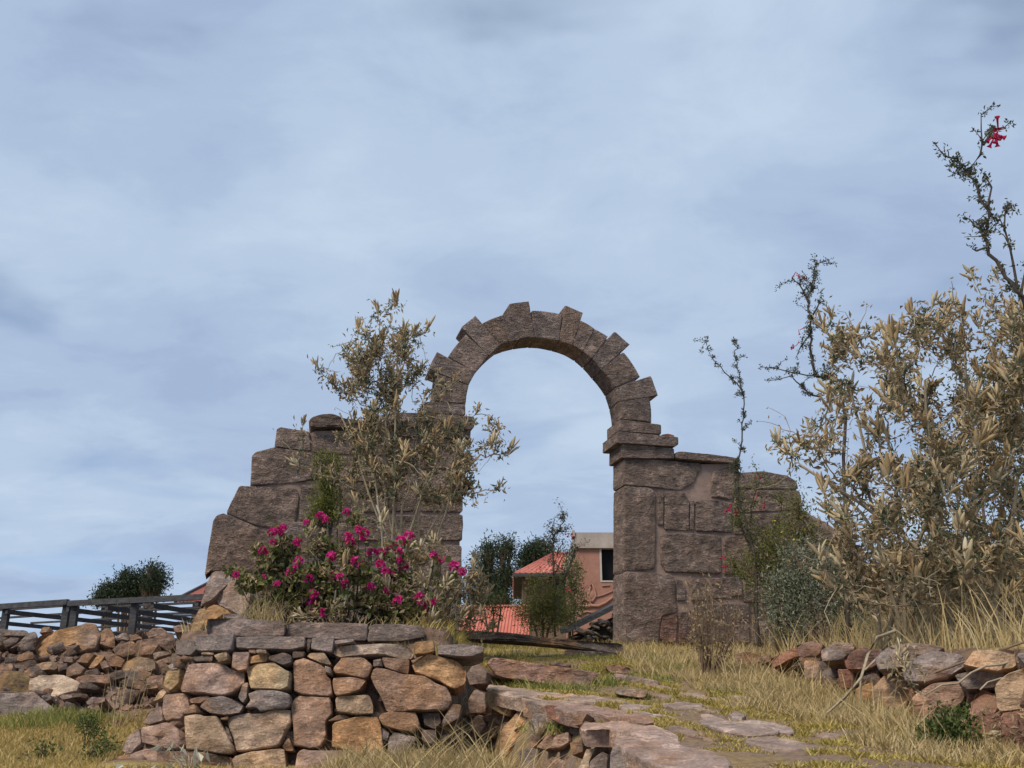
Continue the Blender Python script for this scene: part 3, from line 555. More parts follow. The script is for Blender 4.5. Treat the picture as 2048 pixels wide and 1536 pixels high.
def flat_stone(parent, pts, rise, thick, color, name, seed, mat=MSLAB, dome=.012, grow=1.18, jit=.03):
    W3 = []
    for px, py in pts:
        W3.append(path_hit(px, py))
    c0 = sum(W3, Vector()) / len(W3)
    # best-fit plane of the ground under the slab
    A__ = np.array([(p.x - c0.x, p.y - c0.y, 1) for p in W3]); sol = np.linalg.lstsq(A__, np.array([p.z for p in W3]), rcond=None)[0]
    n_ = Vector((-sol[0], -sol[1], 1)).normalized(); pl_ = Plane((0, 0, 0)); pl_.N = n_; pl_.W = Vector((1, 0, sol[0])).normalized(); pl_.V = n_.cross(pl_.W); pl_.O = c0 + n_ * rise
    return stone(parent, pts, pl_, color, depth=thick, relief=dome, facets=0, rnd=.16, mat=mat, name=name, bev=.014, jit=jit, grow=grow)
for i, (z_, pts) in enumerate(((ZD, [(330, 722), (480, 715), (640, 735), (805, 772), (700, 792), (560, 768), (430, 750)]), (ZD, [(640, 862), (860, 850), (1060, 860), (1232, 892), (1200, 950), (1000, 962), (760, 922)]),
    (ZD, [(1000, 1022), (1200, 1000), (1400, 1020), (1562, 1062), (1450, 1102), (1150, 1082)]), (ZD, [(1530, 1152), (1700, 1135), (1930, 1162), (1880, 1222), (1600, 1232)]), (ZD, [(860, 775), (1000, 790), (960, 850), (870, 832)]),
    (ZD, [(0, 810), (180, 812), (260, 850), (60, 850), (-40, 835)]), (ZD, [(-40, 740), (180, 740), (210, 760), (0, 772)]), (ZD, [(820, 720), (960, 722), (990, 745), (860, 745)]), (ZC, [(1750, 730), (1900, 715), (2060, 735), (2040, 770), (1850, 765)]), (ZC, [(1380, 790), (1500, 810), (1690, 850), (1560, 850), (1400, 822)]))):
    flat_stone(path, z_(pts), .014, .06, [(.34, .255, .21), (.36, .275, .235), (.31, .23, .19)][i % 3], 'paving_slab', i)
for i, (px, py, rx, ry) in enumerate(((1215, 1400, 60, 8), (1300, 1432, 62, 10), (1372, 1462, 66, 11), (1400, 1392, 46, 7), (1500, 1398, 44, 7), (1590, 1515, 70, 13), (1470, 1522, 60, 12), (1545, 1452, 40, 9), (1330, 1392, 40, 6), (1660, 1470, 44, 9), (1440, 1440, 40, 8), (1300, 1370, 40, 6), (1420, 1355, 36, 6), (1740, 1530, 50, 11), (1390, 1500, 50, 10))):
    q_ = random.Random(300 + i); pg = [(px + rx * math.cos(t) * q_.uniform(.75, 1.1) + 14 * math.sin(t), py + ry * math.sin(t) * q_.uniform(.75, 1.1) + .16 * rx * math.cos(t)) for t in np.linspace(0, 2 * math.pi, 7, endpoint=False)]
    flat_stone(path, pg, .010, .06, [(.34, .24, .19), (.36, .265, .22), (.31, .215, .17)][i % 3], 'paving_slab', i)
SW = wall_thing('path_side_wall', 1150, 1500, 5.6, 'rough stone edge wall with flat coping slabs along the left of the path')
def Yline(px): return 7.1 - (px - 940) / 380 * 2.9     # distance of the path's left edge below each column
for i, (pts, th) in enumerate((([(290, 600), (340, 566), (640, 600), (1270, 700), (1000, 712), (600, 672), (430, 640)], .09), ([(590, 655), (800, 690), (1240, 722), (1000, 760), (800, 730), (600, 690)], .1),
    ([(775, 725), (830, 700), (1000, 720), (1390, 780), (1690, 850), (1560, 870), (1130, 800), (990, 790)], .08), ([(1062, 930), (1100, 855), (1400, 880), (1740, 925), (1890, 990), (1850, 1032), (1640, 1010), (1340, 950), (1275, 912)], .08),
    ([(1330, 1035), (1350, 990), (1640, 1020), (2000, 1075), (2300, 1180), (2300, 1380), (1900, 1330), (1720, 1250), (1450, 1095)], .11))):
    flat_stone(SW, ZC(pts), .03 + .012 * i, th, [(.33, .245, .195), (.30, .235, .195), (.34, .22, .17), (.36, .25, .20), (.35, .255, .215)][i], 'coping_slab', i, MROCK, .022, 1.0, .04)
for key, dy, pts in (('o', 0, [(340, 1102), (440, 900), (540, 782), (640, 762), (622, 900), (520, 1052), (430, 1192), (340, 1182)]), ('g', -.1, [(658, 862), (700, 802), (802, 812), (792, 900), (690, 1080), (650, 1082)]),
    ('b', .1, [(155, 882), (230, 815), (302, 832), (300, 1002), (200, 1004)]), ('b', -.1, [(700, 1082), (860, 912), (942, 932), (900, 1002), (840, 1080), (760, 1100)]), ('b', -.15, [(760, 1202), (840, 1152), (985, 1212), (950, 1330), (750, 1330)]),
    ('y', -.3, [(1030, 1330), (1110, 1092), (1192, 1092), (1140, 1202), (1152, 1330)]), ('d', -.2, [(980, 1042), (1085, 1040), (1092, 1122), (1000, 1152)]), ('d', -.35, [(1150, 1202), (1252, 1122), (1300, 1150), (1290, 1340), (1150, 1340)]),
    ('g', -.05, [(560, 1102), (650, 1082), (742, 1092), (722, 1252), (700, 1330), (560, 1330)]), ('k', .05, [(280, 640), (360, 600), (440, 640), (512, 700), (512, 760), (482, 832), (400, 802), (300, 742)]),
    ('b', .1, [(140, 720), (200, 600), (280, 640), (300, 740), (290, 800), (160, 810)]), ('r', -.05, [(772, 735), (860, 740), (995, 792), (1000, 900), (940, 907), (800, 840)]), ('b', -.1, [(1010, 800), (1130, 805), (1080, 900), (1010, 900)]),
    ('o', -.15, [(1062, 940), (1100, 865), (1272, 915), (1282, 1002), (1222, 1082), (1070, 1012)]), ('d', .05, [(590, 660), (700, 690), (780, 700), (770, 760), (690, 745), (590, 725)]), ('b', -.1, [(860, 1000), (960, 950), (980, 1040), (900, 1090), (820, 1100)]),
    ('g', -.35, [(1300, 1120), (1340, 1050), (1450, 1105), (1600, 1190), (1720, 1260), (1800, 1380), (1290, 1380)]), ('d', .1, [(300, 870), (380, 850), (420, 960), (350, 1010), (310, 1010)]), ('d', .12, [(330, 760), (480, 840), (440, 930), (340, 860)]), ('b', .2, [(130, 480), (210, 380), (300, 470), (290, 560), (160, 580)])):
    pp = ZC(pts); cx = sum(p[0] for p in pp) / len(pp); pln = Plane(P(cx, 1450, Yline(cx) + dy - .03), -24, 10)
    stone(SW, pp, pln, CT[key], depth=.26, relief=.025, facets=2, jit=.02, rnd=.06)
for i in range(60):
    px = rr.uniform(935, 1330); py = 1400 + (px - 935) * .3 + rr.uniform(-10, 110); p = P(px, py, Yline(px) + .2)
    rock(SW, p, rr.uniform(.1, .2), rr, CT[rr.choice('dbgb')])
# ---- retaining wall on the right
RW = wall_thing('right_retaining_wall', 1850, 1480, 5.7, 'rough boulder wall holding the bank at right under the dry bush'); RW.name = 'boulder_retaining_wall'
def Yr(px): return float(np.interp(px, [1480, 1700, 1900, 2060], [8.4, 6.35, 5.1, 4.55]))
for key, z_, pts in (('r', Z6, [(-20, 940), (60, 920), (112, 940), (92, 990), (0, 1000)]), ('g', Z6, [(98, 965), (180, 926), (262, 942), (252, 985), (200, 1012), (108, 1022)]), ('r', Z6, [(208, 992), (290, 957), (402, 962), (382, 1022), (330, 1052), (218, 1047)]),
    ('g', Z6, [(362, 1002), (430, 942), (560, 930), (692, 952), (640, 990), (560, 985), (510, 1020), (470, 1055), (380, 1064)]), ('g', Z6, [(500, 1062), (540, 1004), (640, 967), (782, 987), (795, 1032), (700, 1092), (600, 1122), (508, 1112)]),
    ('t', Z6, [(785, 1042), (840, 967), (1030, 960), (1040, 1040), (950, 1064)]), ('g', Z6, [(748, 1084), (850, 1068), (992, 1072), (940, 1142), (800, 1152)]), ('t', Z6, [(942, 1134), (1000, 1082), (1090, 1048), (1190, 1080), (1190, 1252), (958, 1252)]),
    ('o', Z6, [(345, 1155), (410, 1082), (500, 1092), (532, 1180), (512, 1252), (378, 1252)]), ('o', Z6, [(265, 1155), (350, 1122), (372, 1202), (278, 1205)]), ('b', Z6, [(540, 1192), (640, 1124), (782, 1114), (794, 1192), (740, 1252), (558, 1292)]),
    ('r', Z6, [(815, 1205), (880, 1157), (942, 1182), (972, 1262), (964, 1420), (830, 1432)]), ('r', Z6, [(972, 1272), (1090, 1260), (1190, 1280), (1190, 1450), (978, 1452)]), ('b', Z6, [(560, 1300), (740, 1262), (810, 1300), (810, 1430), (570, 1420)]),
    ('b', Z6, [(380, 1262), (550, 1262), (560, 1400), (390, 1400)]), ('r', Z6, [(180, 1060), (260, 1060), (270, 1140), (200, 1150)]), ('b', Z6, [(20, 1010), (140, 1030), (120, 1110), (20, 1110)]), ('g', Z6, [(1045, 985), (1200, 970), (1200, 1060), (1090, 1040)]),
    ('b', ZD, [(895, 318), (1000, 300), (1102, 325), (1112, 365), (1000, 452), (915, 432)]), ('r', ZD, [(1185, 355), (1300, 300), (1420, 262), (1560, 215), (1625, 252), (1592, 325), (1400, 340), (1200, 425)]), ('b', ZD, [(1090, 340), (1180, 320), (1190, 380), (1110, 400)]), ('d', ZD, [(1420, 350), (1590, 330), (1600, 400), (1450, 430)])):
    pp = z_(pts); cx = sum(p[0] for p in pp) / len(pp); cy = sum(p[1] for p in pp) / len(pp); pln = Plane(P(cx, cy, Yr(cx) + .05), -26, 8)
    stone(RW, pp, pln, CT[key], depth=.32, relief=.028, facets=3, jit=.02, rnd=.06, grow=1.04)
for i in range(40):
    px = rr.uniform(1490, 2060); t = (px - 1480) / 568; py = rr.uniform(1320, 1340 + 170 * t); p = P(px, py, Yr(px) + .28)
    rock(RW, p, rr.uniform(.12, .24), rr, CT[rr.choice('dbgr')])

for i in range(26):
    y = 4.4 - (i % 9) * .28; rock(RW, (1.9 + (8.3 - y) * .07 + rr.uniform(.08, .16), y, hz(1.95, y) + .1 + (i // 9) * .17), rr.uniform(.26, .36), rr, CT[rr.choice('brgb')])
# ---- tumbled stones on the left
TW = wall_thing('tumbled_stone_wall', 250, 1400, 9.4, 'tumbled heap of brown stones along the bank at left below the pergola', 'stone heap')
def Yb(py): return 8.75 + (1430 - py) / 175 * 2.5
def bank_stone(parent, key, pts, nm='stone', dep=.3, fc=3, mat=MROCK):
    pp = ZR(pts); cx = sum(p[0] for p in pp) / len(pp); cy = sum(p[1] for p in pp) / len(pp)
    return stone(parent, pp, Plane(P(cx, cy, Yb(cy)), random.Random(int(cx)).uniform(-12, 12), 22), tuple(c * (.72 if parent else (.95 if key in 'wg' else .7)) for c in CT[key]), depth=dep, relief=.03, facets=fc, jit=.02, rnd=.04, grow=1.1, name=nm, mat=mat)
for key, pts in (('b', [(985, 460), (1080, 400), (1130, 395), (1170, 490), (1160, 570), (1060, 560), (990, 520)]), ('g', [(-20, 405), (250, 410), (275, 450), (60, 465), (-20, 460)]), ('d', [(30, 520), (110, 480), (190, 490), (140, 550), (60, 580)]),
    ('g', [(100, 600), (200, 530), (280, 440), (350, 430), (370, 470), (340, 545), (230, 545)]), ('d', [(190, 570), (340, 548), (352, 600), (230, 627)]), ('b', [(408, 440), (440, 380), (500, 375), (507, 420)]), ('t', [(1175, 492), (1260, 442), (1306, 435), (1312, 510), (1200, 510)]),
    ('b', [(1320, 440), (1400, 450), (1450, 492), (1330, 512)]), ('b', [(1508, 440), (1560, 390), (1640, 380), (1692, 420), (1580, 470), (1520, 482)]), ('b', [(1575, 492), (1700, 432), (1760, 432), (1797, 540), (1720, 612), (1640, 572)]), ('p', [(1775, 370), (1930, 355), (1932, 420), (1800, 432)]),
    ('b', [(1158, 592), (1280, 542), (1340, 520), (1387, 560), (1382, 640), (1260, 672), (1180, 642)]), ('b', [(1410, 522), (1570, 505), (1617, 560), (1550, 652), (1440, 667), (1350, 652)]), ('w', [(1573, 642), (1720, 620), (1742, 642), (1580, 697)]),
    ('k', [(1238, 792), (1300, 712), (1400, 676), (1552, 702), (1552, 780), (1440, 842), (1350, 852)]), ('b', [(178, 662), (320, 631), (332, 690), (240, 717), (173, 712)]), ('d', [(128, 772), (330, 706), (372, 732), (352, 782), (130, 802)]), ('t', [(363, 767), (460, 736), (592, 736), (552, 812), (440, 822)]),
    ('d', [(233, 797), (380, 781), (427, 822), (422, 892), (330, 892), (240, 852)]), ('g', [(690, 792), (770, 735), (862, 802), (812, 862), (678, 872)]), ('o', [(898, 782), (1000, 666), (1062, 682), (1040, 732), (960, 792)]), ('d', [(1078, 692), (1160, 651), (1267, 712), (1230, 782), (1130, 772)]),
    ('d', [(748, 702), (880, 651), (972, 662), (900, 742), (780, 737)]), ('d', [(848, 832), (990, 801), (1012, 862), (880, 864)]), ('b', [(738, 892), (860, 866), (1097, 872), (1092, 942), (830, 937)]), ('d', [(1103, 882), (1130, 832), (1240, 816), (1292, 882), (1110, 942)]),
    ('d', [(1258, 932), (1380, 896), (1482, 952), (1430, 1007), (1290, 992)]), ('d', [(1398, 872), (1460, 811), (1542, 852), (1480, 932), (1410, 912)]), ('b', [(1498, 882), (1662, 871), (1667, 957), (1488, 952)]), ('d', [(1478, 972), (1600, 966), (1612, 1004), (1480, 1004)]),
    ('d', [(808, 982), (900, 942), (1002, 972), (980, 1004), (830, 1014)]), ('g', [(598, 1072), (720, 1070), (742, 1102), (640, 1124)]), ('g', [(428, 1092), (500, 1060), (522, 1112), (450, 1134)]), ('d', [(718, 1062), (880, 1060), (882, 1092), (760, 1108)]),
    ('g', [(1698, 692), (1800, 666), (1902, 692), (1880, 742), (1700, 742)]), ('p', [(878, 1132), (940, 1096), (1072, 1096), (1062, 1142), (900, 1164)]), ('p', [(888, 1192), (990, 1152), (1022, 1212), (960, 1242)]), ('d', [(618, 1212), (680, 1142), (762, 1172), (742, 1214)]),
    ('d', [(640, 690), (740, 680), (740, 740), (640, 730)]), ('b', [(-20, 760), (120, 750), (130, 820), (-20, 860)]), ('d', [(590, 760), (680, 750), (690, 800), (600, 830)]), ('b', [(1020, 740), (1080, 720), (1120, 790), (1040, 800)])):
    bank_stone(TW, key, pts)
for i in range(80):
    px, py = rr.uniform(-120, 385), rr.uniform(1272, 1410); p = P(px, py, Yb(py) + .27)
    rock(TW, (p.x, p.y, p.z), rr.uniform(.12, .26), rr, tuple(c * .75 for c in CT[rr.choice('dbbgd')]))
for key, lab, pts, dp, mt in (('o', 'big rust-orange boulder with grey top, highest on the tumbled stones at left', [(350, 545), (380, 470), (425, 432), (640, 410), (740, 385), (870, 350), (950, 358), (1000, 460), (955, 575), (800, 640), (560, 667), (370, 662)], .5, MROCK),
    ('k', 'rounded ochre boulder at the left picture edge above the grey slab', [(-60, 900), (0, 870), (90, 832), (210, 842), (325, 910), (290, 1040), (0, 1062), (-60, 1050)], .45, MROCK),
    ('w', 'pale tan flat-topped boulder right of the ochre boulder', [(322, 925), (420, 882), (630, 868), (722, 905), (790, 945), (760, 1020), (640, 1050), (565, 1085), (400, 1062), (302, 1015)], .45, MROCK),
    ('g', 'large smooth grey leaning slab at the edge of the yellow grass', [(-80, 1085), (0, 1068), (330, 1050), (450, 1140), (527, 1210), (512, 1290), (400, 1335), (100, 1335), (-80, 1330)], .4, MSLAB)):
    o = bank_stone(None, key, pts, 'boulder', dp, 2, mt); tag(o, lab, 'boulder', 'large boulders at the foot of the bank')

# ------------------------------------------------------------------ pergolas, houses behind
def beam(acc, a, b, w_, h_, up=Vector((0, 0, 1))):
    a, b = Vector(a), Vector(b); d = (b - a).normalized(); s_ = d.cross(up)
    s_ = s_.normalized() if s_.length > 1e-3 else Vector((1, 0, 0)); u = s_.cross(d)
    v = [p + s_ * x * w_ / 2 + u * y * h_ / 2 for p in (a, b) for x, y in ((-1, -1), (1, -1), (1, 1), (-1, 1))]
    acc.add([tuple(q) for q in v], [(0, 3, 2, 1), (4, 5, 6, 7), (0, 1, 5, 4), (1, 2, 6, 5), (2, 3, 7, 6), (3, 0, 4, 7)])
def part(name, parent, mat, boxes, color=None):
    A = Acc()
    for b_ in boxes: beam(A, *b_)
    o0 = boxes[0][0]; return put(name, A.mesh(name, o0), mat, parent, o0, color)
def pergola(a, b, deep, nsl, posts, rafters, label, broken=(), low=.0, seed=1):
    a, b = Vector(a), Vector(b); d = (b - a).normalized(); n = Vector((-d.y, d.x, 0)); rng = random.Random(seed)
    t = empty('pergola', (a.x, a.y, hz(a.x, a.y)), label, 'pergola', 'slatted wooden pergolas behind the stones')
    part('front_beam', t, MPLANK, [(a, b, .05, .075)]); part('back_beam', t, MPLANK, [(a + n * deep - Vector((0, 0, .08)), b + n * deep - Vector((0, 0, .08)), .05, .06)])
    Lg = (b - a).length
    for s_ in posts:
        for dd in (0.06, deep):
            p = a + d * s_ * Lg + n * dd; part('post', t, MPLANK, [((p.x, p.y, hz(p.x, p.y) - .3), (p.x + .02, p.y, p.z - .03), .085, .085)])
    for s_ in rafters:
        p = a + d * s_ * Lg; part('rafter', t, MPLANK, [(p - Vector((0, 0, .08)), p + n * deep - Vector((0, 0, .09)), .05, .06)])
    for i in range(nsl):
        y = (i + .6) / nsl * deep; p0 = a + n * y + Vector((0, 0, .02 + rng.uniform(-.02, .02))); p1 = b + n * y + Vector((0, 0, .02 + rng.uniform(-.03, .03)))
        if i in broken: p1 = p0.lerp(p1, rng.uniform(.6, .9))
        part('slat', t, MPLANK, [(p0 - d * rng.uniform(0, .15), p1 + d * rng.uniform(-.05, .1), .06, .028)])
    return t
zb = 3.12
def at_z(px, py, z): d = ray(px, py); return EYE + d * ((z - EYE.z) / d.z)
pergola(at_z(137, 1207, zb), at_z(425, 1193, zb), 6.4, 13, (.02, .45, .97), (.0, .28, .6, .9), 'slatted wooden pergola with dark green trees behind it, next to the gateway', seed=2)
pergola(at_z(-190, 1226, zb + .03), at_z(136, 1204, zb + .03), 6.2, 7, (.02, .62, .97), (.2, .65), 'open slatted pergola at the left picture edge with sky showing through', broken=(2,), seed=5)

def corrugated(name, parent, p00, p10, p01, p11, waves, amp, mat):  # p00->p10 along the eave, p01->p11 along the ridge
    p00, p10, p01, p11 = map(Vector, (p00, p10, p01, p11)); nn = waves * 6; nrm = (p10 - p00).cross(p01 - p00).normalized(); A = Acc(); v = []
    for j in (0, .5, 1):
        for i in range(nn + 1):
            t = i / nn; p = p00.lerp(p10, t).lerp(p01.lerp(p11, t), j) + nrm * amp * math.sin(t * waves * 2 * math.pi); v.append(p)
    top = [tuple(x) for x in v]; bot = [tuple(x - nrm * .012) for x in v]; f = []; k = nn + 1; m_ = len(top)
    for j in range(2):
        for i in range(nn):
            q = (j * k + i, j * k + i + 1, (j + 1) * k + i + 1, (j + 1) * k + i); f.append(q); f.append(tuple(m_ + x for x in q[::-1]))
    for i in range(nn): f.append((i + 1, i, m_ + i, m_ + i + 1))
    A.add(top + bot, f); return put(name, A.mesh(name, p00), mat, parent, p00)
def block(name, parent, mat, lo, hi):
    A = Acc(); (x0, y0, z0), (x1, y1, z1) = lo, hi
    v = [(x, y, z) for z in (z0, z1) for x, y in ((x0, y0), (x1, y0), (x1, y1), (x0, y1))]
    A.add(v, [(0, 3, 2, 1), (4, 5, 6, 7), (0, 1, 5, 4), (1, 2, 6, 5), (2, 3, 7, 6), (3, 0, 4, 7)]); return put(name, A.mesh(name, lo), mat, parent, lo)
# pink house with flat concrete parapet
YH = 19.0; h0 = P(1156, 1240, YH); hp = lambda x, y: P(x, y, YH)
ph = empty('pink_house', (h0.x + 1.5, YH + 1.5, hz(h0.x, YH)), 'pink plastered house with flat concrete parapet seen through the arch', 'house')
wb, wt = hz(h0.x, YH) - .3, hp(1156, 1097).z; xl_, xr_ = h0.x, h0.x + 4.2
wx0, wz1, wz0 = hp(1201, 1100).x, hp(1201, 1097).z, hp(1201, 1161).z; wx1 = wx0 + .55
block('wall', ph, MPINK, (xl_, YH, wb), (wx0, YH + .25, wt)); block('wall', ph, MPINK, (wx0, YH, wb), (wx1, YH + .25, wz0)); block('wall', ph, MPINK, (wx1, YH, wb), (xr_, YH + .25, wt))
block('wall', ph, MPINK, (xl_, YH + .25, wb), (xl_ + .25, YH + 4, wt)); block('wall', ph, MPINK, (xr_ - .25, YH + .25, wb), (xr_, YH + 4, wt)); block('wall', ph, MPINK, (xl_, YH + 4, wb), (xr_, YH + 4.2, wt))
block('parapet', ph, MCONC, (xl_ - .03, YH - .06, wt), (xr_ + .03, YH + 4.3, hp(1156, 1066).z)); block('parapet_lip', ph, MCONC, (xl_ - .08, YH - .09, hp(1156, 1074).z), (xl_ - .032, YH + .3, hp(1156, 1062).z))
wn = block('window', ph, MGLASS, (wx0, YH + .14, wz0), (wx1, YH + .16, wz1))
block('frame', wn, MFRAME, (wx0 - .02, YH - .01, wz0 - .03), (wx0 + .015, YH + .12, wz1)); block('frame', wn, MFRAME, (wx0 + .015, YH - .012, wz0 - .03), (wx1, YH + .12, wz0 - .001)); block('frame', wn, MFRAME, (wx0 + .27, YH + .11, wz0), (wx0 + .3, YH + .139, wz1))
A = Acc()                                              # plaster relief: a bud on two spreading leaves
def hz8(pts): return [tuple(P(*Z8([q])[0], YH - .012)) for q in pts]
for pts, r_ in (([(1440, 1030), (1500, 1040), (1550, 1030), (1620, 1035), (1700, 1000), (1768, 945)], .035), ([(1440, 1010), (1470, 960), (1530, 985), (1550, 1030)], .03), ([(1550, 990), (1515, 930), (1535, 850), (1555, 800), (1575, 850), (1600, 930), (1555, 990)], .03), ([(1425, 1130), (1500, 1090), (1560, 1100)], .02), ([(1660, 830), (1740, 822)], .012), ([(1600, 940), (1680, 920), (1768, 880)], .015)):
    A.tube(hz8(pts), r_, r_ * .7, 8)
bud = [P(*Z8([(1555 + 42 * math.cos(a_), 925 + 62 * math.sin(a_))])[0], YH) for a_ in np.linspace(0, 2 * math.pi, 14, endpoint=False)]; c_ = P(*Z8([(1555, 920)])[0], YH - .05)
A.add([tuple(q) for q in bud] + [tuple(c_)], [(i, (i + 1) % 14, 14) for i in range(14)])
put('plaster_relief', A.mesh('plaster_relief', hz8([(1555, 1000)])[0], True), MPINK, ph, hz8([(1555, 1000)])[0])
# second house: hipped red tin roof
YK = 25.0; k0 = P(1045, 1160, YK); kh = empty('red_roofed_house', (k0.x + 1, YK + 1.5, hz(k0.x, YK)), 'brown adobe house with hipped red tin roof left of the pink house', 'house')
ea, eb = P(1026, 1146, YK - .5), P(1150, 1139, YK - .5); eb.z = ea.z; rtop = P(1128, 1104, YK + 1.6)
block('wall', kh, MBROWNW, (P(1045, 1160, YK).x, YK, hz(k0.x, YK) - .3), (P(1162, 1160, YK).x, YK + 4, ea.z - .02))
rf = corrugated('roof', kh, ea, eb, (rtop.x - .25, rtop.y, rtop.z), (rtop.x + .12, rtop.y, rtop.z), 11, .02, MROOF)
corrugated('roof', kh, (ea.x, ea.y + 5.2, ea.z), ea, (rtop.x - .25, rtop.y + .4, rtop.z), (rtop.x - .25, rtop.y, rtop.z), 16, .02, MROOF)
block('soffit', kh, MWOOD, (ea.x + .03, ea.y + .03, ea.z - .05), (eb.x - .02, ea.y + 5.1, ea.z - .015)); part('fascia', kh, MWOOD, [(ea - Vector((0, .02, .05)), eb - Vector((0, .02, .05)), .05, .08)])
for px in (1056, 1080, 1093, 1124):
    q = P(px, 1151, YK - .45); part('rafter_end', kh, MFRAME, [(q, q + Vector((0, .5, .02)), .12, .12)])
for px in (1112, 1128): q = P(px, 1200, YK); block('window', kh, MDARKS, (q.x - .1, YK - .03, q.z - .5), (q.x + .08, YK - .004, q.z + .45))
# low red tin shed roof in front of it
YS = 17.0; sh = empty('red_roofed_shed', tuple(P(985, 1262, YS)), 'low shed with coral red corrugated tin roof inside the arch opening', 'shed'); sh.location.z = hz(sh.location.x, YS)
pa_, pb_ = P(880, 1268, YS), P(1058, 1264, YS); pc_, pd_ = P(905, 1222, YS + 1.2), P(1060, 1208, YS + 1.2); pb_.z = pa_.z; pd_.z = pc_.z = P(1000, 1214, YS + 1.2).z
corrugated('roof', sh, pa_, pb_, pc_, pd_, 26, .014, MROOF); part('ridge_cap', sh, MROOF, [(pc_ + Vector((0, 0, .02)), pd_ + Vector((0, 0, .02)), .09, .03)])
block('wall', sh, MBROWNW, (pa_.x + .05, YS + .2, hz(pa_.x, YS) - .2), (pb_.x - .1, YS + 1.2, pa_.z - .03))
# roof left of the gateway
YL = 20.0; lh = empty('gabled_house', tuple(P(400, 1230, YL)), 'house with a red gable roof just left of the gateway above the pergola', 'house'); lh.location.z = hz(lh.location.x, YL)
e0, e1, r0_, r1_ = P(352, 1203, YL), P(560, 1203, YL), P(422, 1167, YL + 1.6), P(560, 1167, YL + 1.6)
corrugated('roof', lh, e0, e1, r0_, r1_, 30, .02, MROOF); block('wall', lh, MBROWNW, (e0.x + .3, YL + .1, hz(e0.x, YL) - .2), (e1.x - .2, YL + 2.5, e0.z - .04))
part('verge_board', lh, MWOOD, [(e0 + Vector((-.02, 0, .02)), r0_ + Vector((-.02, 0, .02)), .05, .08)])
# slanted plank over a dark rubble heap
YQ = 15.0; q0, q1 = P(1128, 1262, YQ), P(1240, 1206, YQ + .3); qs = empty('dark_rubble_heap', (q1.x, YQ, hz(q1.x, YQ)), 'dark slate rubble under a sloping plank behind the right pier', 'rubble')
part('sloping_plank', qs, MWOOD, [(q0, q1 + (q1 - q0) * .4, .3, .07)])
A = Acc(); mv = []
for yy, sc_ in ((-.12, .75), (1.2, .8)):
    for tt_ in (.05, .5, 1.0, 1.5):
        p = q0.lerp(q1, tt_); mv += [(p.x, p.y + yy, q0.z - .4), (p.x, p.y + yy + (.1 if yy < 0 else 0), q0.z - .12 + (p.z - q0.z) * .92)]
A.add(mv, [(0, 2, 3, 1), (2, 4, 5, 3), (4, 6, 7, 5), (8, 9, 11, 10), (10, 11, 13, 12), (12, 13, 15, 14), (1, 3, 11, 9), (3, 5, 13, 11), (5, 7, 15, 13), (0, 1, 9, 8), (6, 14, 15, 7)])
put('mound', A.mesh('mound', mv[0]), MDARKS, qs, mv[0])
for i in range(70):
    t = rr.uniform(.2, 1.4); p = q0.lerp(q1, t); p.z = rr.uniform(q0.z - .2, p.z - .1); p.y -= .13
    o = rock(qs, p, rr.uniform(.1, .22), rr, rr.choice([(.05, .05, .055), (.10, .10, .105), (.16, .155, .15)]), flat=.6)

# ------------------------------------------------------------------ plants
def plant(name, base, label, cat='shrub', group=None): return empty(name, tuple(base), label, cat, group)
def add(name, acc, mat, parent, stuff=False, smooth=False):
    o0 = parent.location.copy(); q = parent.parent
    while q is not None: o0 += q.location; q = q.parent
    o = put(name, acc.mesh(name, o0, smooth), mat, parent, o0)
    if stuff: o['kind'] = 'stuff'
    return o
def pod_template(npod, seed, size):
    rng = np.random.default_rng(seed); A = Acc(); A.tube([(0, 0, -.4 * size), (0, 0, .35 * size)], .03 * size, .015 * size, 4)
    nr, ns = 6, 6; tt = np.linspace(0, 1, nr); rad = np.sin(np.pi * np.clip(tt * .94 + .03, 0, 1)) ** .55
    for i in range(npod):
        tv = []
        bend = rng.uniform(-.12, .2); bl = rng.uniform(.8, 1.2)
        for k in range(nr):
            for j in range(ns):
                th = j / ns * 2 * np.pi; bump_ = 1 + .12 * np.sin(k * 3.1)
                tv.append((np.cos(th) * .125 * rad[k] * bump_, tt[k] * bl, np.sin(th) * .07 * rad[k] + bend * tt[k] ** 2))
        f = [(k * ns + j, k * ns + (j + 1) % ns, (k + 1) * ns + (j + 1) % ns, (k + 1) * ns + j) for k in range(nr - 1) for j in range(ns)]
        ph_ = i * 2.4 + rng.uniform(-.4, .4); el = rng.uniform(.9, 1.5); d = np.array([[np.cos(ph_) * np.cos(el), np.sin(ph_) * np.cos(el), np.sin(el)]])
        A.inst(np.array(tv) * size, np.array(f), frames(d, rng), np.array([[np.cos(ph_) * .06 * size, np.sin(ph_) * .06 * size, (-.45 + .9 * i / npod) * size]]))
    return A.mesh('pods', smooth=True)
PODS = []; PODSC = []
for k in range(8):
    m_ = pod_template(5 + k % 5, 50 + k, .10); m_.materials.append(MPOD); PODS.append(m_)
    m_ = pod_template(5 + k % 5, 90 + k, .10); m_.materials.append(MPODC); PODSC.append(m_)
def palmate(acc, pos, rng, n_leaf=7, ln=.04):
    n = len(pos); D0 = rdir(rng, n, .5)
    P_ = np.repeat(pos, n_leaf, 0); d = np.repeat(D0, n_leaf, 0) * .5 + rdir(rng, n * n_leaf, .1) * .9
    leaves(acc, P_, d, ln, .24, rng)
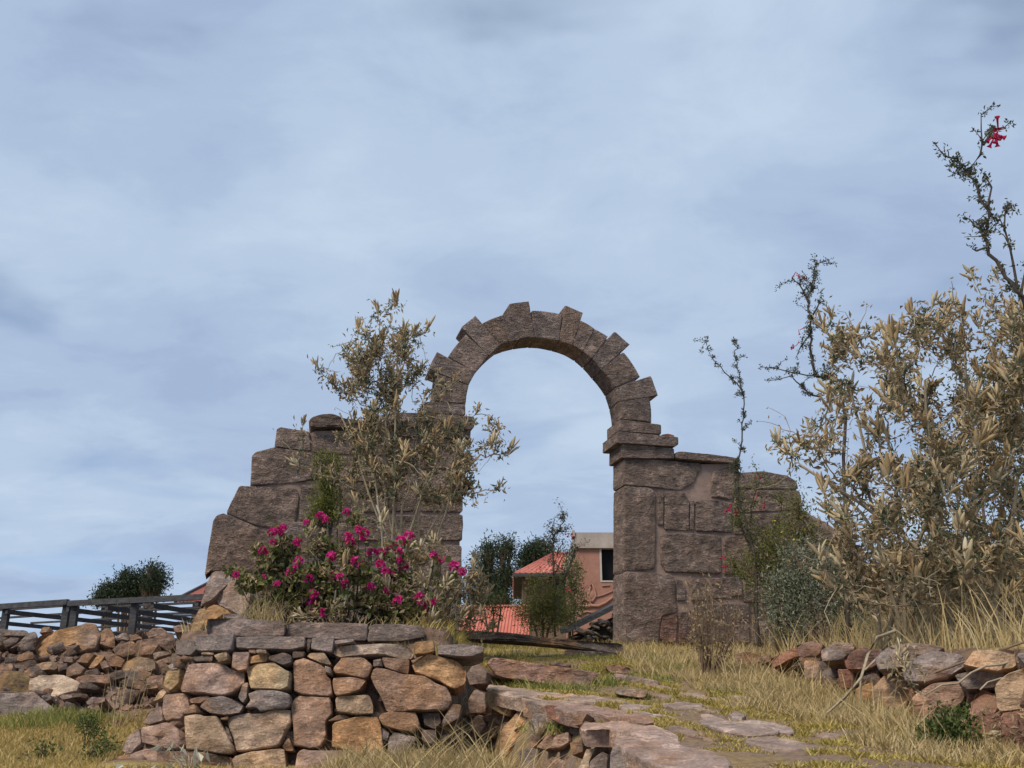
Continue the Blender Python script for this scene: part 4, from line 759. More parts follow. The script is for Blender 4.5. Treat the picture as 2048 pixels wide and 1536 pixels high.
def lupin(base, hubs, tips, seed, label, extra=0, box=None, green=.4, size=1.0, pale=.25, dry=1.0, name='lupin_bush', stalk=.014, tangle=0):
    rng = np.random.default_rng(seed); t = plant(name, base[0], label, 'shrub')
    hubs = [np.array(h) for h in hubs]; stem = Acc(); twig = Acc(); lf = Acc(); dr = Acc(); nodes = []
    for i, h in enumerate(hubs):
        b_ = np.array(base[i % len(base)]); p = bez(b_, h, ((h - b_)[0] * -.15, rng.uniform(-.1, .1), .1), 9, .012, rng); s_ = Acc(); s_.tube(p, stalk, stalk * .55, 6); add('stem', s_, MBARKP, t, smooth=True)
        for q in p[3:]: nodes.append(q)
    allt = [np.array(q) for q in tips]
    if box is not None:
        for _ in range(extra): allt.append(box(rng))
    npart = 0
    for q in sorted(allt, key=lambda v: v[2]):
        nd = np.array(nodes); dd = np.linalg.norm(nd - q, axis=1) + 2.5 * np.maximum(0, nd[:, 2] - q[2] + .05); j = dd.argmin(); a_ = nd[j]
        p = bez(a_, q, ((q - a_)[0] * .22, (q - a_)[1] * .2, -.12 * np.linalg.norm(q - a_)), 8, .008, rng); twig.tube(p, .0066 * size, .0034 * size, 4)
        for w__ in p[2:-1:2]: nodes.append(w__)
        dirn = p[-1] - p[-3]; dirn /= np.linalg.norm(dirn) + 1e-9; dirn = dirn * .6 + np.array([0, 0, .7]) + rng.normal(size=3) * .2
        me = (PODSC if rng.random() < pale else PODS)[rng.integers(8)]
        o = put('pod_cluster', me, None, t, q); o.rotation_euler = Vector(dirn).to_track_quat('Z', 'Y').to_euler(); o.scale = (size * rng.uniform(.65, 1.25),) * 3; npart += 1
        m = len(p); npos = p[rng.integers(2, m, 12)] + rng.normal(size=(12, 3)) * .03
        k_ = int(12 * green); palmate(lf, npos[:k_], rng, 7, .048 * size)
        nd_ = int(34 * dry); pos = p[rng.integers(1, m, nd_)] + rng.normal(size=(nd_, 3)) * .045; leaves(dr, pos, rdir(rng, nd_, -.35), .055 * size, .36, rng)
    for _ in range(tangle):
        a_ = np.array(nodes[rng.integers(len(nodes))]); e_ = a_ + rdir(rng, 1, .15)[0] * rng.uniform(.12, .4); p = bez(a_, e_, rng.normal(size=3) * .06, 7, .01, rng); twig.tube(p, .004, .0016, 4)
        pos = p[rng.integers(2, 7, 5)] + rng.normal(size=(5, 3)) * .012; leaves(dr, pos, rdir(rng, 5, -.2), .035, .35, rng)
    add('twigs', twig, MBARKP, t, True)
    if lf.n: add('green_leaves', lf, MGREY, t, True)
    if dr.n: add('dry_leaves', dr, MDRYL, t, True)
    return t
# left bush in front of the gateway
YB = 8.7
tl = [(1240, 130), (1130, 180), (1020, 280), (1290, 300), (1350, 310), (1430, 290), (1110, 370), (945, 420), (965, 480), (1270, 400), (765, 520), (870, 630), (1130, 450), (1000, 560), (1400, 520), (1380, 560), (1590, 600), (970, 660), (1250, 620), (1190, 500), (1060, 330), (1210, 250), (1310, 450), (1060, 620), (1730, 790), (1800, 860), (1860, 900), (1650, 870), (1820, 980), (1930, 1030), (1870, 1240), (680, 860), (900, 950), (1010, 990), (1200, 950), (1090, 1050), (640, 1110), (850, 1160), (980, 1240), (1000, 1340), (1400, 950), (1450, 840), (1540, 870), (1300, 1080), (1500, 1000), (1600, 950), (1160, 700), (1240, 760), (1180, 820), (1420, 690), (1490, 560), (1680, 1000), (1690, 1240), (1130, 880), (930, 640)]
rb = np.random.default_rng(3)
tips = [P(*Z1([q])[0], YB + rb.uniform(-.35, .35)) for q in tl]
hubs = [P(*Z1([q])[0], YB + d_) for q, d_ in (((1180, 560), 0), ((1060, 760), .1), ((1250, 420), -.1), ((1400, 900), .15), ((1500, 1050), -.1), ((1160, 950), .1), ((1330, 1150), 0), ((1560, 1330), -.15), ((1750, 1050), .1), ((900, 800), 0), ((1100, 1080), -.2))]
bases = [(*P(x, 1262, YB + d_).xy, hz(*P(x, 1262, YB + d_).xy) - .03) for x, d_ in ((762, 0), (815, .1), (775, -.1), (835, .05))]
def boxL(rng):
    while True:
        x, y = rng.uniform(980, 1680), rng.uniform(830, 1330)
        if rng.random() < .36: x, y = rng.uniform(1000, 1330), rng.uniform(330, 850)
        return np.array(P(*Z1([(x, y)])[0], YB + rng.uniform(-.35, .35)))
lupin(bases, hubs, tips, 11, 'dry lupin bush with tan seed pods standing in front of the left pier', 100, boxL, green=.45, size=.95, pale=.15, dry=1.1, tangle=160)
# right bush
YR = 6.6
tr = [(830, 480), (920, 620), (980, 600), (1110, 580), (1190, 600), (1330, 450), (1480, 400), (1410, 530), (1720, 230), (1880, 240), (1560, 450), (490, 1280), (640, 1290), (810, 960), (960, 950), (1280, 560), (1650, 620), (1760, 520), (1960, 480), (1300, 830), (800, 1290), (780, 560), (740, 1300), (1000, 720), (1150, 740), (1500, 560), (1600, 400), (1850, 420), (2000, 620), (700, 1200), (1260, 1000), (870, 1080), (1420, 640), (560, 1340)]
tips = [P(*Z5([q])[0], YR + rb.uniform(-.5, .5)) for q in tr]
hubs = [P(x, y, YR + d_) for x, y, d_ in ((1700, 780, 0), (1760, 830, .2), (1850, 760, -.1), (1930, 700, .2), (2000, 760, -.2), (1800, 950, .3), (1900, 900, 0), (1980, 980, -.2), (1650, 950, .1), (2080, 850, 0), (1730, 1050, .25), (1600, 930, .15), (2060, 1050, -.3))]
bases = [(*P(x, 1290, YR + d_).xy, hz(*P(x, 1290, YR + d_).xy) - .03) for x, d_ in ((1800, .1), (1850, .3), (1905, 0), (1975, .1), (1760, .3), (2040, -.2))]
def boxR(rng):
    u = rng.uniform(); x = 1640 + (2150 - 1640) * rng.uniform() ** .75; top = 690 - (x - 1640) * .25; y = rng.uniform(top, 1190)
    return np.array(P(x, y, YR + rng.uniform(-.7, .7)))
lupin(bases, hubs, tips, 21, 'tall dry lupin bush with many tan pods filling the right side', 262, boxR, green=.26, size=1.0, pale=.32, dry=1.25, tangle=480, stalk=.016)

def cantuta(name, base, branches, label, seed, leaf=.02, dens=60, mat=MCANT, thick=.014, spur=.12, flowers=(), group=None, leafmat2=None, cat='shrub', bark=MBARKD, cluster=.018, fs=1.0, nspur=None, mult=3):
    rng = np.random.default_rng(seed); t = plant(name, base, label, cat, group); lf = Acc(); tw = Acc()
    for bi, br in enumerate(branches):
        pts = np.array([tuple(q) for q in br]); seg = np.linalg.norm(np.diff(pts, axis=0), axis=1).sum(); n = max(5, int(seg / .06)); s_ = np.linspace(0, len(pts) - 1, n)
        p = np.stack([np.interp(s_, range(len(pts)), pts[:, k]) for k in range(3)], 1); p[1:-1] += rng.normal(size=(n - 2, 3)) * .008
        th = thick * (1 if bi == 0 else .55); A = Acc(); A.tube(p, th, th * .3, 5); add('branch', A, bark, t, smooth=True)
        ns_ = nspur if nspur is not None else int(seg / .07)
        allp = [p]
        for _ in range(ns_):
            a_ = p[rng.integers(int(n * .15), n)]; d = rdir(rng, 1, .45)[0]; q = bez(a_, a_ + d * spur * rng.uniform(.4, 1.3), (0, 0, .02), 5, .004, rng); tw.tube(q, .0032, .0014, 3); allp.append(q)
        cl = np.concatenate(allp); m = int(seg * dens) + len(allp) * 7; cc = cl[rng.integers(0, len(cl), m)]; cc = np.repeat(cc, mult, 0) + rng.normal(size=(m * mult, 3)) * cluster * .5
        leaves(lf, cc, rdir(rng, m * mult, .35), leaf, .42, rng)
    if tw.n: add('thorny_twigs', tw, bark, t, True)
    add('leaves', lf, mat, t, True)
    for q in flowers:
        A = Acc(); q = np.array(q); 
        for _ in range(rng.integers(2, 5)):
            d = rdir(rng, 1, -.8)[0]; L_ = .06 * fs; o0 = q + rng.normal(size=3) * .012 * fs; pp = np.array([o0, o0 + d * L_ * .5, o0 + d * L_ * .85, o0 + d * L_]); A.tube(pp, .004 * fs, .007 * fs, 6); A.tube([o0 + d * L_, o0 + d * L_ * 1.22], .007 * fs, .017 * fs, 6)
        add('flower', A, MREDF, t, smooth=True)
    return t
def br(z_, pts, Y0, Y1=None):
    Y1 = Y0 if Y1 is None else Y1; q = z_(pts) if z_ else pts; n = len(q); return [P(x, y, Y0 + (Y1 - Y0) * i / max(1, n - 1)) for i, (x, y) in enumerate(q)]
def root(px, py, Y): p = P(px, py, Y); return (p.x, p.y, hz(p.x, p.y) - .03)
# top right cantuta reaching in from beyond the frame
YC = 4.0; rc = (P(2300, 1000, YC).x, YC + .2, 0); rc = (rc[0], rc[1], hz(rc[0], rc[1]) - .05); e_ = P(2110, 820, YC)
main = [rc, (rc[0] - .05, rc[1], rc[2] + .6), P(2180, 1000, YC), e_] + br(ZT, [(750, 1330), (640, 1180), (520, 1000), (500, 880), (530, 780), (460, 620), (440, 540), (390, 470), (330, 410), (210, 350)], YC)
cantuta('cantuta_shrub', rc, [main, br(ZT, [(390, 470), (460, 370), (490, 300), (480, 200), (475, 100)], YC), br(ZT, [(530, 780), (530, 640), (525, 540), (490, 490)], YC), br(ZT, [(720, 1270), (680, 1060), (650, 940), (640, 780), (650, 700), (705, 735)], YC), br(ZT, [(490, 300), (540, 200), (590, 180), (640, 190)], YC), br(ZT, [(740, 1310), (770, 1150), (800, 1050), (900, 900)], YC), br(ZT, [(500, 880), (440, 830), (350, 785)], YC), br(ZT, [(520, 990), (450, 990), (430, 970)], YC)],
    'dark thorny cantuta branch with crimson tubular flowers reaching into the top right sky', 31, .02, 18, MCANT, .012, .07, [tuple(P(*Z_, YC - .02)) for Z_ in ZT([(600, 195), (612, 240), (575, 205)])], cluster=.016, fs=.8)
YC2 = 7.6
cantuta('cantuta_shrub', root(1700, 1290, YC2), [br(None, [(1695, 1285), (1690, 1000), (1685, 760)], YC2) + br(Z5, [(730, 860), (700, 700), (700, 520), (680, 400), (720, 220), (735, 150)], YC2), br(Z5, [(900, 890), (820, 860), (730, 870), (620, 840), (480, 820), (380, 800)], YC2), br(Z5, [(690, 410), (640, 320), (600, 240), (570, 260)], YC2), br(Z5, [(760, 990), (660, 950), (600, 860), (430, 890)], YC2), br(Z5, [(700, 600), (640, 660), (610, 740)], YC2), br(Z5, [(710, 480), (750, 400), (745, 380)], YC2)],
    'thorny cantuta with red flowers rising at the left edge of the big dry bush', 32, .022, 85, MCANT, .016, .13, [tuple(P(*q, YC2)) for q in Z5([(615, 210), (650, 215), (630, 570), (600, 660)])], fs=.6)
YC3 = 9.0
cantuta('cantuta_shrub', root(1540, 1290, YC3), [br(None, [(1515, 1290), (1512, 1170), (1505, 1090), (1478, 1010), (1476, 930)], YC3) + br(Z5, [(240, 1440), (270, 1200), (280, 1000), (250, 880), (230, 740), (215, 640)], YC3), br(Z5, [(270, 960), (190, 860), (110, 780), (70, 740), (40, 640)], YC3), br(Z5, [(280, 1200), (320, 1150)], YC3)],
    'slender cantuta shoot standing against the sky above the right wing wall', 33, .024, 70, MCANT, .012, .09, [], fs=1.0)
YC4 = 9.3
cantuta('cantuta_shrub', root(1515, 1295, YC4), [br(Z4, [(1060, 1400), (1040, 1200), (1045, 960), (1000, 800), (960, 680), (930, 600), (920, 480), (910, 380)], YC4), br(Z4, [(1045, 950), (1150, 820), (1200, 780)], YC4), br(Z4, [(1010, 820), (1000, 620), (1020, 480), (1060, 360)], YC4), br(Z4, [(1000, 1040), (930, 950), (880, 860)], YC4), br(Z4, [(1060, 920), (1120, 740), (1180, 620), (1200, 480)], YC4)],
    'olive green thorny cantuta with hanging red flowers before the right wing wall', 34, .028, 170, MCANTY, .018, .16, [tuple(P(*q, YC4 - .1)) for q in Z4([(850, 560), (885, 550), (905, 575), (1060, 340), (1040, 490), (835, 850), (855, 915), (1090, 530)])], cluster=.05, fs=.6)
# small plants seen through the arch
YV = 13.0
cantuta('cantuta_shrub', root(1110, 1265, YV), [br(Z8, [(1180, 1350), (1170, 900), (1160, 560), (1155, 400), (1160, 320), (1220, 260), (1260, 180), (1260, 60)], YV), br(Z8, [(1165, 320), (1150, 250), (1180, 150)], YV), br(Z8, [(1220, 265), (1290, 270), (1310, 220)], YV), br(Z8, [(1180, 700), (1240, 560), (1350, 480)], YV), br(Z8, [(1200, 520), (1230, 430), (1260, 380)], YV), br(Z8, [(1180, 900), (1300, 700), (1360, 560), (1390, 420)], YV)],
    'slim dark cantuta rising beside the red roof inside the arch', 35, .03, 100, MCANT, .016, .16, [tuple(P(*q, YV)) for q in Z8([(1330, 290), (1310, 860)])], cluster=.05, fs=.9)
def leafy(name, base, blobs, label, seed, n, leaf, mat, width=.45, trunk=None, up=.3, cat='shrub', group=None, barkm=MBARKB, th=.02):
    # blobs: list of (centre, radius xyz); leaves sit on short sprays spread through each blob
    rng = np.random.default_rng(seed); t = plant(name, base, label, cat, group); lf = Acc(); st = Acc()
    if cat == 'tree':
        nb_ = []
        for c, r in blobs:
            for k in range(5): d = rdir(rng, 1, .2)[0]; nb_.append((tuple(np.array(c) + d * np.array(r) * rng.uniform(.35, .85)), tuple(np.array(r) * rng.uniform(.3, .55))))
        blobs = nb_
    tot = sum(r[0] * r[2] for c, r in blobs)
    for c, r in blobs:
        c = np.array(c); r = np.array(r); m = max(8, int(n * r[0] * r[2] / tot / 9)); d = rdir(rng, m); q = c + d * r * (rng.uniform(.25, 1.12, m) ** .55)[:, None]
        pos = np.repeat(q, 9, 0) + rng.normal(size=(m * 9, 3)) * leaf * 1.3; dd = np.repeat(d, 9, 0) * .6 + rdir(rng, m * 9, up); leaves(lf, pos, dd, leaf, width, rng)
        b_ = np.array(base); st.tube(bez(b_, c, ((c - b_)[0] * .1, 0, .1), 7, .01, rng), th, th * .35, 5)
        for k in range(0, m, max(1, m // 14)): st.tube(bez(c + (b_ - c) * .1, q[k], (0, 0, .02), 5), th * .3, th * .1, 4)
    add('trunk' if cat == 'tree' else 'stems', st, barkm, t, smooth=True); add('crown' if cat == 'tree' else 'foliage', lf, mat, t, cat != 'tree'); return t
def pblob(px, py, rx, ry, Y, ryd=None):
    c = P(px, py, Y); k = Y / F; return (tuple(c), (rx * k, (ryd or rx) * k, ry * k))
YO = 12.6
leafy('round_shrub', root(1085, 1270, YO), [pblob(1085, 1190, 34, 40, YO), pblob(1060, 1225, 28, 30, YO), pblob(1110, 1215, 30, 36, YO), pblob(1085, 1240, 40, 24, YO)], 'bushy olive shrub inside the arch before the red roofed house', 41, 5200, .035, MCANTY, .35)
leafy('round_shrub', root(1140, 1262, 15), [pblob(1142, 1150, 22, 40, 15), pblob(1150, 1200, 20, 40, 15), pblob(1135, 1235, 22, 26, 15)], 'dark green shrub leaning on the corner of the pink house', 42, 3600, .035, MGREEN, .4)
leafy('young_shrub', root(985, 1262, 12.2), [pblob(985, 1215, 22, 20, 12.2), pblob(965, 1195, 16, 12, 12.2), pblob(1005, 1195, 16, 10, 12.2)], 'sparse young green shrub before the low red roof inside the arch', 43, 700, .035, MGREEN, .35)
YTt = 42.0
for bl, lab, sd_ in (([(985, 1118, 26, 36), (965, 1150, 26, 34), (1010, 1100, 22, 24), (1010, 1150, 34, 40), (960, 1190, 34, 34), (1000, 1200, 40, 30)], 'dark eucalyptus tree behind the low red roof, left one inside the arch', 51), ([(1075, 1105, 20, 24), (1060, 1130, 26, 30), (1095, 1125, 20, 26), (1080, 1160, 34, 30)], 'dark eucalyptus tree behind the hipped red roof inside the arch', 52)):
    c = P(bl[0][0], 1250, YTt); leafy('eucalyptus_tree', (c.x, c.y, hz(c.x, c.y)), [pblob(*b_, YTt) for b_ in bl], lab, sd_, 9000, .15, MDARKL, .3, cat='tree', group='eucalyptus trees behind the houses', th=.12)
for bl, lab, sd_ in (([(300, 1160, 26, 24), (312, 1180, 20, 24), (285, 1185, 26, 24)], 'rounded dark tree above the pergola, tallest of the left clump', 53), ([(255, 1170, 18, 22), (258, 1190, 24, 18)], 'dark tree in the middle of the clump above the pergola', 54), ([(222, 1185, 16, 14), (212, 1197, 22, 12)], 'small dark tree at the left end of the clump above the pergola', 55)):
    c = P(bl[0][0], 1250, 46); leafy('eucalyptus_tree', (c.x, c.y, hz(c.x, c.y)), [pblob(*b_, 46) for b_ in bl], lab, sd_, 5200, .16, MDARKL, .3, cat='tree', group='trees above the pergola', th=.12)
# green column shrub on the left wall
leafy('column_shrub', root(650, 1250, 9.6), [pblob(650, 920, 26, 16, 9.6), pblob(668, 925, 20, 16, 9.6), pblob(655, 960, 26, 24, 9.6), pblob(650, 1000, 28, 30, 9.6), pblob(640, 1030, 28, 22, 9.6), pblob(665, 1010, 20, 34, 9.6)], 'narrow yellow-green shrub climbing the broken left wing wall', 44, 4200, .026, MYELL, .45, barkm=MBARKD)
# silvery and twiggy shrubs at the right wall
leafy('silvery_shrub', root(1640, 1280, 8.9), [pblob(1600, 1130, 50, 46, 8.9), pblob(1660, 1150, 50, 50, 8.9), pblob(1620, 1200, 64, 50, 8.9), pblob(1700, 1210, 44, 46, 8.9), pblob(1560, 1190, 34, 50, 8.9), pblob(1580, 1250, 50, 30, 8.9), pblob(1690, 1260, 50, 26, 8.9)], 'silvery green leafy shrub between the wing wall and the dry bush', 45, 9500, .034, MSILV, .38)
yb = leafy('leafy_shrub', root(1560, 1285, 9.1), [pblob(1560, 1080, 40, 30, 9.1), pblob(1600, 1050, 36, 26, 9.1), pblob(1540, 1120, 30, 36, 9.1), pblob(1625, 1085, 30, 30, 9.1), pblob(1600, 1010, 22, 30, 9.1), pblob(1500, 1140, 26, 40, 9.1), pblob(1560, 1170, 40, 40, 9.1)], 'green leafy shrub with tiny yellow blossoms before the right wing wall', 46, 5600, .028, MCANTY, .4)
ya = Acc(); yr = np.random.default_rng(5); yp = np.array([tuple(P(x, y, 8.85)) for x, y in ((1513, 1033), (1565, 1063), (1590, 1080), (1535, 1110), (1610, 1060), (1548, 1040), (1580, 1120), (1600, 1035))])
leaves(ya, np.repeat(yp, 5, 0), rdir(yr, 40, .3), .02, .8, yr); add('yellow_blossoms', ya, leaf_mat('yellow_petal', [(.6, .45, .03), (.65, .5, .06)], .3), yb, True)
leafy('evergreen_shrub', root(1960, 1285, 8.4), [pblob(1960, 800, 60, 70, 8.4), pblob(1900, 900, 60, 60, 8.4), pblob(2010, 930, 70, 80, 8.4), pblob(1850, 1010, 50, 60, 8.4), pblob(1950, 1050, 80, 70, 8.4), pblob(2080, 820, 60, 90, 8.4), pblob(2060, 1080, 60, 80, 8.4), pblob(1880, 1130, 60, 60, 8.4)], 'dark green shrub mostly hidden behind the big dry lupin bush', 56, 5000, .045, MGREEN, .4)
leafy('brush_shrub', root(1800, 1270, 9.4), [pblob(1780, 1150, 60, 60, 9.4), pblob(1850, 1180, 60, 60, 9.4), pblob(1930, 1170, 60, 70, 9.4), pblob(2010, 1180, 70, 70, 9.4), pblob(1740, 1220, 50, 40, 9.4), pblob(1880, 1230, 90, 40, 9.4), pblob(2090, 1200, 60, 80, 9.4)], 'brown dried brush filling the shade under the big lupin bush', 57, 7000, .045, MDRYL, .3)
rng_ = np.random.default_rng(61); bt = root(1412, 1345, 7.9); ts = plant('twiggy_shrub', bt, 'bare brown twiggy shrub with pale tips at the foot of the right wing wall'); tw = Acc(); tl_ = Acc()
for i in range(26):
    e_ = P(rng_.uniform(1375, 1490), rng_.uniform(1165, 1260), 7.9 + rng_.uniform(-.2, .2)); p = bez(bt, e_, ((e_.x - bt[0]) * .35, 0, -.05), 9, .008, rng_); tw.tube(p, .006, .002, 4)
    for k in range(5):
        a_ = p[rng_.integers(3, 9)]; q = bez(a_, a_ + rdir(rng_, 1, .9)[0] * rng_.uniform(.05, .14), (0, 0, .02), 4); tw.tube(q, .003, .0014, 3)
        pos = q[-1] + rng_.normal(size=(7, 3)) * .022; leaves(tl_, pos, rdir(rng_, 7, .4), .028, .4, rng_)
add('twigs', tw, MBARKB, ts, True); add('pale_tips', tl_, MDRYL, ts, True)
# geranium with magenta flower heads
YG = 7.75; rng_ = np.random.default_rng(71)
gb = root(680, 1260, YG); ge = plant('geranium_bush', gb, 'sprawling geranium with magenta flower heads on the stone edging', 'flowering plant')
fl = [(795, 225), (890, 185), (930, 205), (600, 280), (565, 360), (735, 355), (500, 420), (875, 405), (1065, 150), (1150, 275), (1190, 305), (1075, 315), (1100, 360), (960, 460), (740, 490), (720, 530), (680, 560), (315, 575), (500, 600), (590, 645), (810, 605), (1020, 590), (1060, 640), (1135, 485), (1240, 430), (1300, 425), (1360, 400), (1440, 345), (1490, 320), (1400, 390), (1340, 440), (1300, 510), (1330, 560), (1380, 580), (1450, 530), (1235, 655), (1350, 690), (1410, 720), (1420, 760), (840, 715), (830, 780), (895, 840), (1665, 445), (1715, 480), (1805, 525), (1860, 560), (1570, 740), (1670, 760), (1630, 790), (1430, 420), (1435, 490), (560, 290), (625, 270), (985, 580)]
def flower_mesh(seed):
    rg = np.random.default_rng(seed); A = Acc(); n = 16; d = rdir(rg, n, .5); c = d * .026 * rg.uniform(.5, 1, n)[:, None]
    for i in range(n):
        k = 5; a_ = frames(d[i:i + 1], rg)[0]; th = np.arange(k) / k * 2 * np.pi; dirs = (np.cos(th)[:, None] * a_[:, 0] + np.sin(th)[:, None] * a_[:, 2]) + .35 * d[i]; leaves(A, np.repeat(c[i:i + 1], k, 0), dirs, .019, .75, rg)
    m_ = A.mesh('flower_head'); m_.materials.append(MMAG); return m_
FM = [flower_mesh(s_) for s_ in range(6)]; stg = Acc(); lg = Acc(); ldry = Acc()
for i, q in enumerate(fl):
    p = P(*Z3([q])[0], YG + rng_.uniform(-.36, -.1)); o = put('flower_head', FM[i % 6], None, ge, p); o.rotation_euler = (rng_.uniform(-.6, .6), rng_.uniform(-.6, .6), rng_.uniform(0, 6)); o.scale = (rng_.uniform(.85, 1.5),) * 3
    b_ = np.array([gb[0] + (p.x - gb[0]) * .45, YG + rng_.uniform(-.1, .2), 2.2]); b_[2] = hz(b_[0], b_[1]); pth = bez(b_, p, ((p.x - gb[0]) * .25, 0, -.05), 8, .01, rng_); stg.tube(pth, .006, .0025, 4)
    pos = np.repeat(pth[3:], 5, 0); pos = pos + rng_.normal(size=pos.shape) * .045; leaves(lg, pos, rdir(rng_, len(pos), .5), .045, .9, rng_)
gl = [(640, 420, 90, 60), (560, 520, 90, 50), (700, 620, 120, 60), (430, 640, 100, 45), (590, 700, 80, 50), (780, 760, 80, 70), (950, 720, 130, 60), (1080, 440, 60, 50), (1150, 560, 80, 50), (1230, 770, 100, 60), (1450, 650, 90, 60), (1490, 820, 90, 60), (1560, 460, 60, 40), (1130, 200, 40, 30), (890, 560, 90, 60), (480, 420, 60, 30), (900, 400, 80, 50), (1350, 800, 80, 50), (300, 560, 40, 30), (660, 380, 60, 40)]
for x, y, rx, ry in gl:
    px, py = Z3([(x, y)])[0]; c = np.array(P(px, py, YG)); k = YG / F / 3.413; m = int(rx * ry / 32); d = rdir(rng_, m); q = c + d * np.array([rx * k, .16, ry * k]) * (rng_.uniform(.2, 1.1, m) ** .5)[:, None]
    leaves(lg if rng_.random() < .95 else ldry, np.repeat(q, 2, 0) + rng_.normal(size=(m * 2, 3)) * .015, rdir(rng_, m * 2, .5), .042, .85, rng_)
    mm = m; q2 = c + rdir(rng_, mm) * np.array([rx * k, .18, ry * k]); leaves(ldry, q2, rdir(rng_, mm, -.2), .05, .4, rng_)
for _ in range(26):
    x = rng_.uniform(480, 860); e_ = P(x, rng_.uniform(1180, 1250), YG + rng_.uniform(-.2, .2)); bb = (gb[0] + (e_.x - gb[0]) * .6, YG, hz(gb[0] + (e_.x - gb[0]) * .6, YG)); stg.tube(bez(bb, e_, ((e_.x - gb[0]) * .2, 0, 0), 7, .015, rng_), .008, .003, 4)
add('stems', stg, MBARKD, ge, True); add('leaves', lg, MGER, ge, True); add('withered_leaves', ldry, MDRYL, ge, True)
# dry lupin shoots lying through the geranium
tips = [P(*Z3([q])[0], YG - .25 + rb.uniform(-.1, .1)) for q in [(830, 270), (800, 300), (1060, 500), (950, 570), (1060, 760), (980, 800), (1340, 640), (1310, 215), (1660, 340), (1680, 380), (1580, 600), (1540, 620), (1640, 780), (1480, 420), (770, 860), (850, 860), (1570, 400), (1750, 640), (1900, 620), (1930, 520), (1650, 900)]]
bases = [(*P(x, 1262, YG).xy, hz(*P(x, 1262, YG).xy) - .03) for x in (700, 800, 860)]
lupin(bases, [P(690, 1150, YG - .1), P(800, 1120, YG - .1), P(880, 1150, YG - .1)], tips, 23, 'low withered lupin shoots with cream pods tangled in the geranium', 0, None, green=.1, size=.8, pale=.8, dry=1.2, name='withered_lupin', stalk=.006)
cant_t = [P(x, y, 9.2 + rb.uniform(-.3, .3)) for x, y in ((905, 1200), (890, 1230), (915, 1190), (935, 1180), (960, 1150), (925, 1230), (900, 1165), (885, 1190), (940, 1215), (975, 1190), (900, 1270), (950, 1120))]
bs_ = [root(885, 1275, 9.2), root(905, 1275, 9.0)]
lupin(bs_, [P(895, 1220, 9.2), P(915, 1200, 9.1)], cant_t, 24, 'small withered lupin beside the arch opening at the left pier', 14, lambda rng: np.array(P(rng.uniform(860, 985), rng.uniform(1130, 1270), 9.2 + rng.uniform(-.3, .3))), green=.35, size=.85, pale=.4, dry=1.5, name='withered_lupin', stalk=.006)
# nearest dangling pods at bottom right and the fallen stick
YD = 4.7; tips = [P(x, y, YD + rb.uniform(-.1, .1)) for x, y in ((2010, 1440), (2030, 1450), (1998, 1470), (2045, 1440), (1800, 1310), (1810, 1330), (2060, 1470))]
bs_ = [root(2075, 1420, YD + .2), root(2090, 1440, YD + .1)]
lupin(bs_, [P(2040, 1400, YD), P(1960, 1380, YD), P(1850, 1390, YD)], tips, 25, 'bent withered lupin stalk with pale pods hanging over the right boulders', 0, None, green=0, size=.62, pale=1, dry=1.5, name='withered_lupin', stalk=.007)
st_ = Acc(); st_.tube(br(None, [(1790, 1262), (1755, 1275), (1735, 1310), (1722, 1355), (1690, 1395), (1650, 1430)], 6.0, 5.6), .011, .006, 6); st_.tube(br(None, [(1722, 1352), (1720, 1390), (1724, 1425)], 5.9), .008, .004, 5); st_.tube(br(None, [(1780, 1275), (1760, 1310), (1730, 1340)], 6.0), .008, .006, 5)
o0 = P(1722, 1355, 5.9); tag(put('fallen_branch', st_.mesh('fallen_branch', o0, True), MBARKP, None, o0), 'bent pale dead branch leaning over the grass before the boulder wall', 'branch')
st_ = Acc(); st_.tube(br(None, [(1870, 1345), (1925, 1325), (1985, 1306), (2060, 1280)], 5.2, 5.0), .007, .006, 5); o0 = P(1925, 1325, 5.1); tag(put('dead_twig', st_.mesh('dead_twig', o0, True), MBARKB, None, o0), 'straight brown dead twig lying across the boulders at far right', 'twig')
# small plants at the lower left, bottom centre and right
sg = G2(165, 1500); seed_t = [br(None, [(165, 1500), (165, 1475), (168, 1455), (172, 1440)], sg.y), br(None, [(167, 1470), (180, 1465), (188, 1455)], sg.y)]
leafy('seedling_tree', tuple(sg), [((sg.x + .02, sg.y, P(168, 1450, sg.y).z), (.075, .07, .06)), ((sg.x + .06, sg.y, P(168, 1462, sg.y).z), (.05, .05, .04))], 'tiny bushy green sapling in the yellow grass at lower left', 47, 700, .018, MGREEN, .5, th=.006)
for px, py, lab in ((80, 1510, 'small dark green weed near the bottom left corner'), (180, 1512, 'small dark green weed below the tiny sapling'), (208, 1500, 'small dark green weed right of the tiny sapling')):
    q = G2(px, py + 10); leafy('green_weed', tuple(q), [((q.x, q.y, q.z + .05), (.05, .05, .05)), ((q.x + .03, q.y, q.z + .03), (.04, .04, .03))], lab, 48 + px, 150, .028, MGREEN, .5, group='small weeds in the yellow grass', th=.004)
q = G2(1900, 1500); leafy('round_shrub', tuple(q), [pblob(1905, 1470, 30, 34, q.y), pblob(1895, 1490, 28, 26, q.y)], 'small dark green bush at the foot of the boulder wall at right', 49, 1300, .03, MGREEN, .5, th=.006)
q = P(380, 1560, 5.9); pw = plant('withered_broadleaf', (q.x, q.y, hz(q.x, q.y)), 'withered plant with broad cream leaves at the bottom before the dry stone wall', 'plant'); A = Acc(); s2 = Acc(); rg = np.random.default_rng(81)
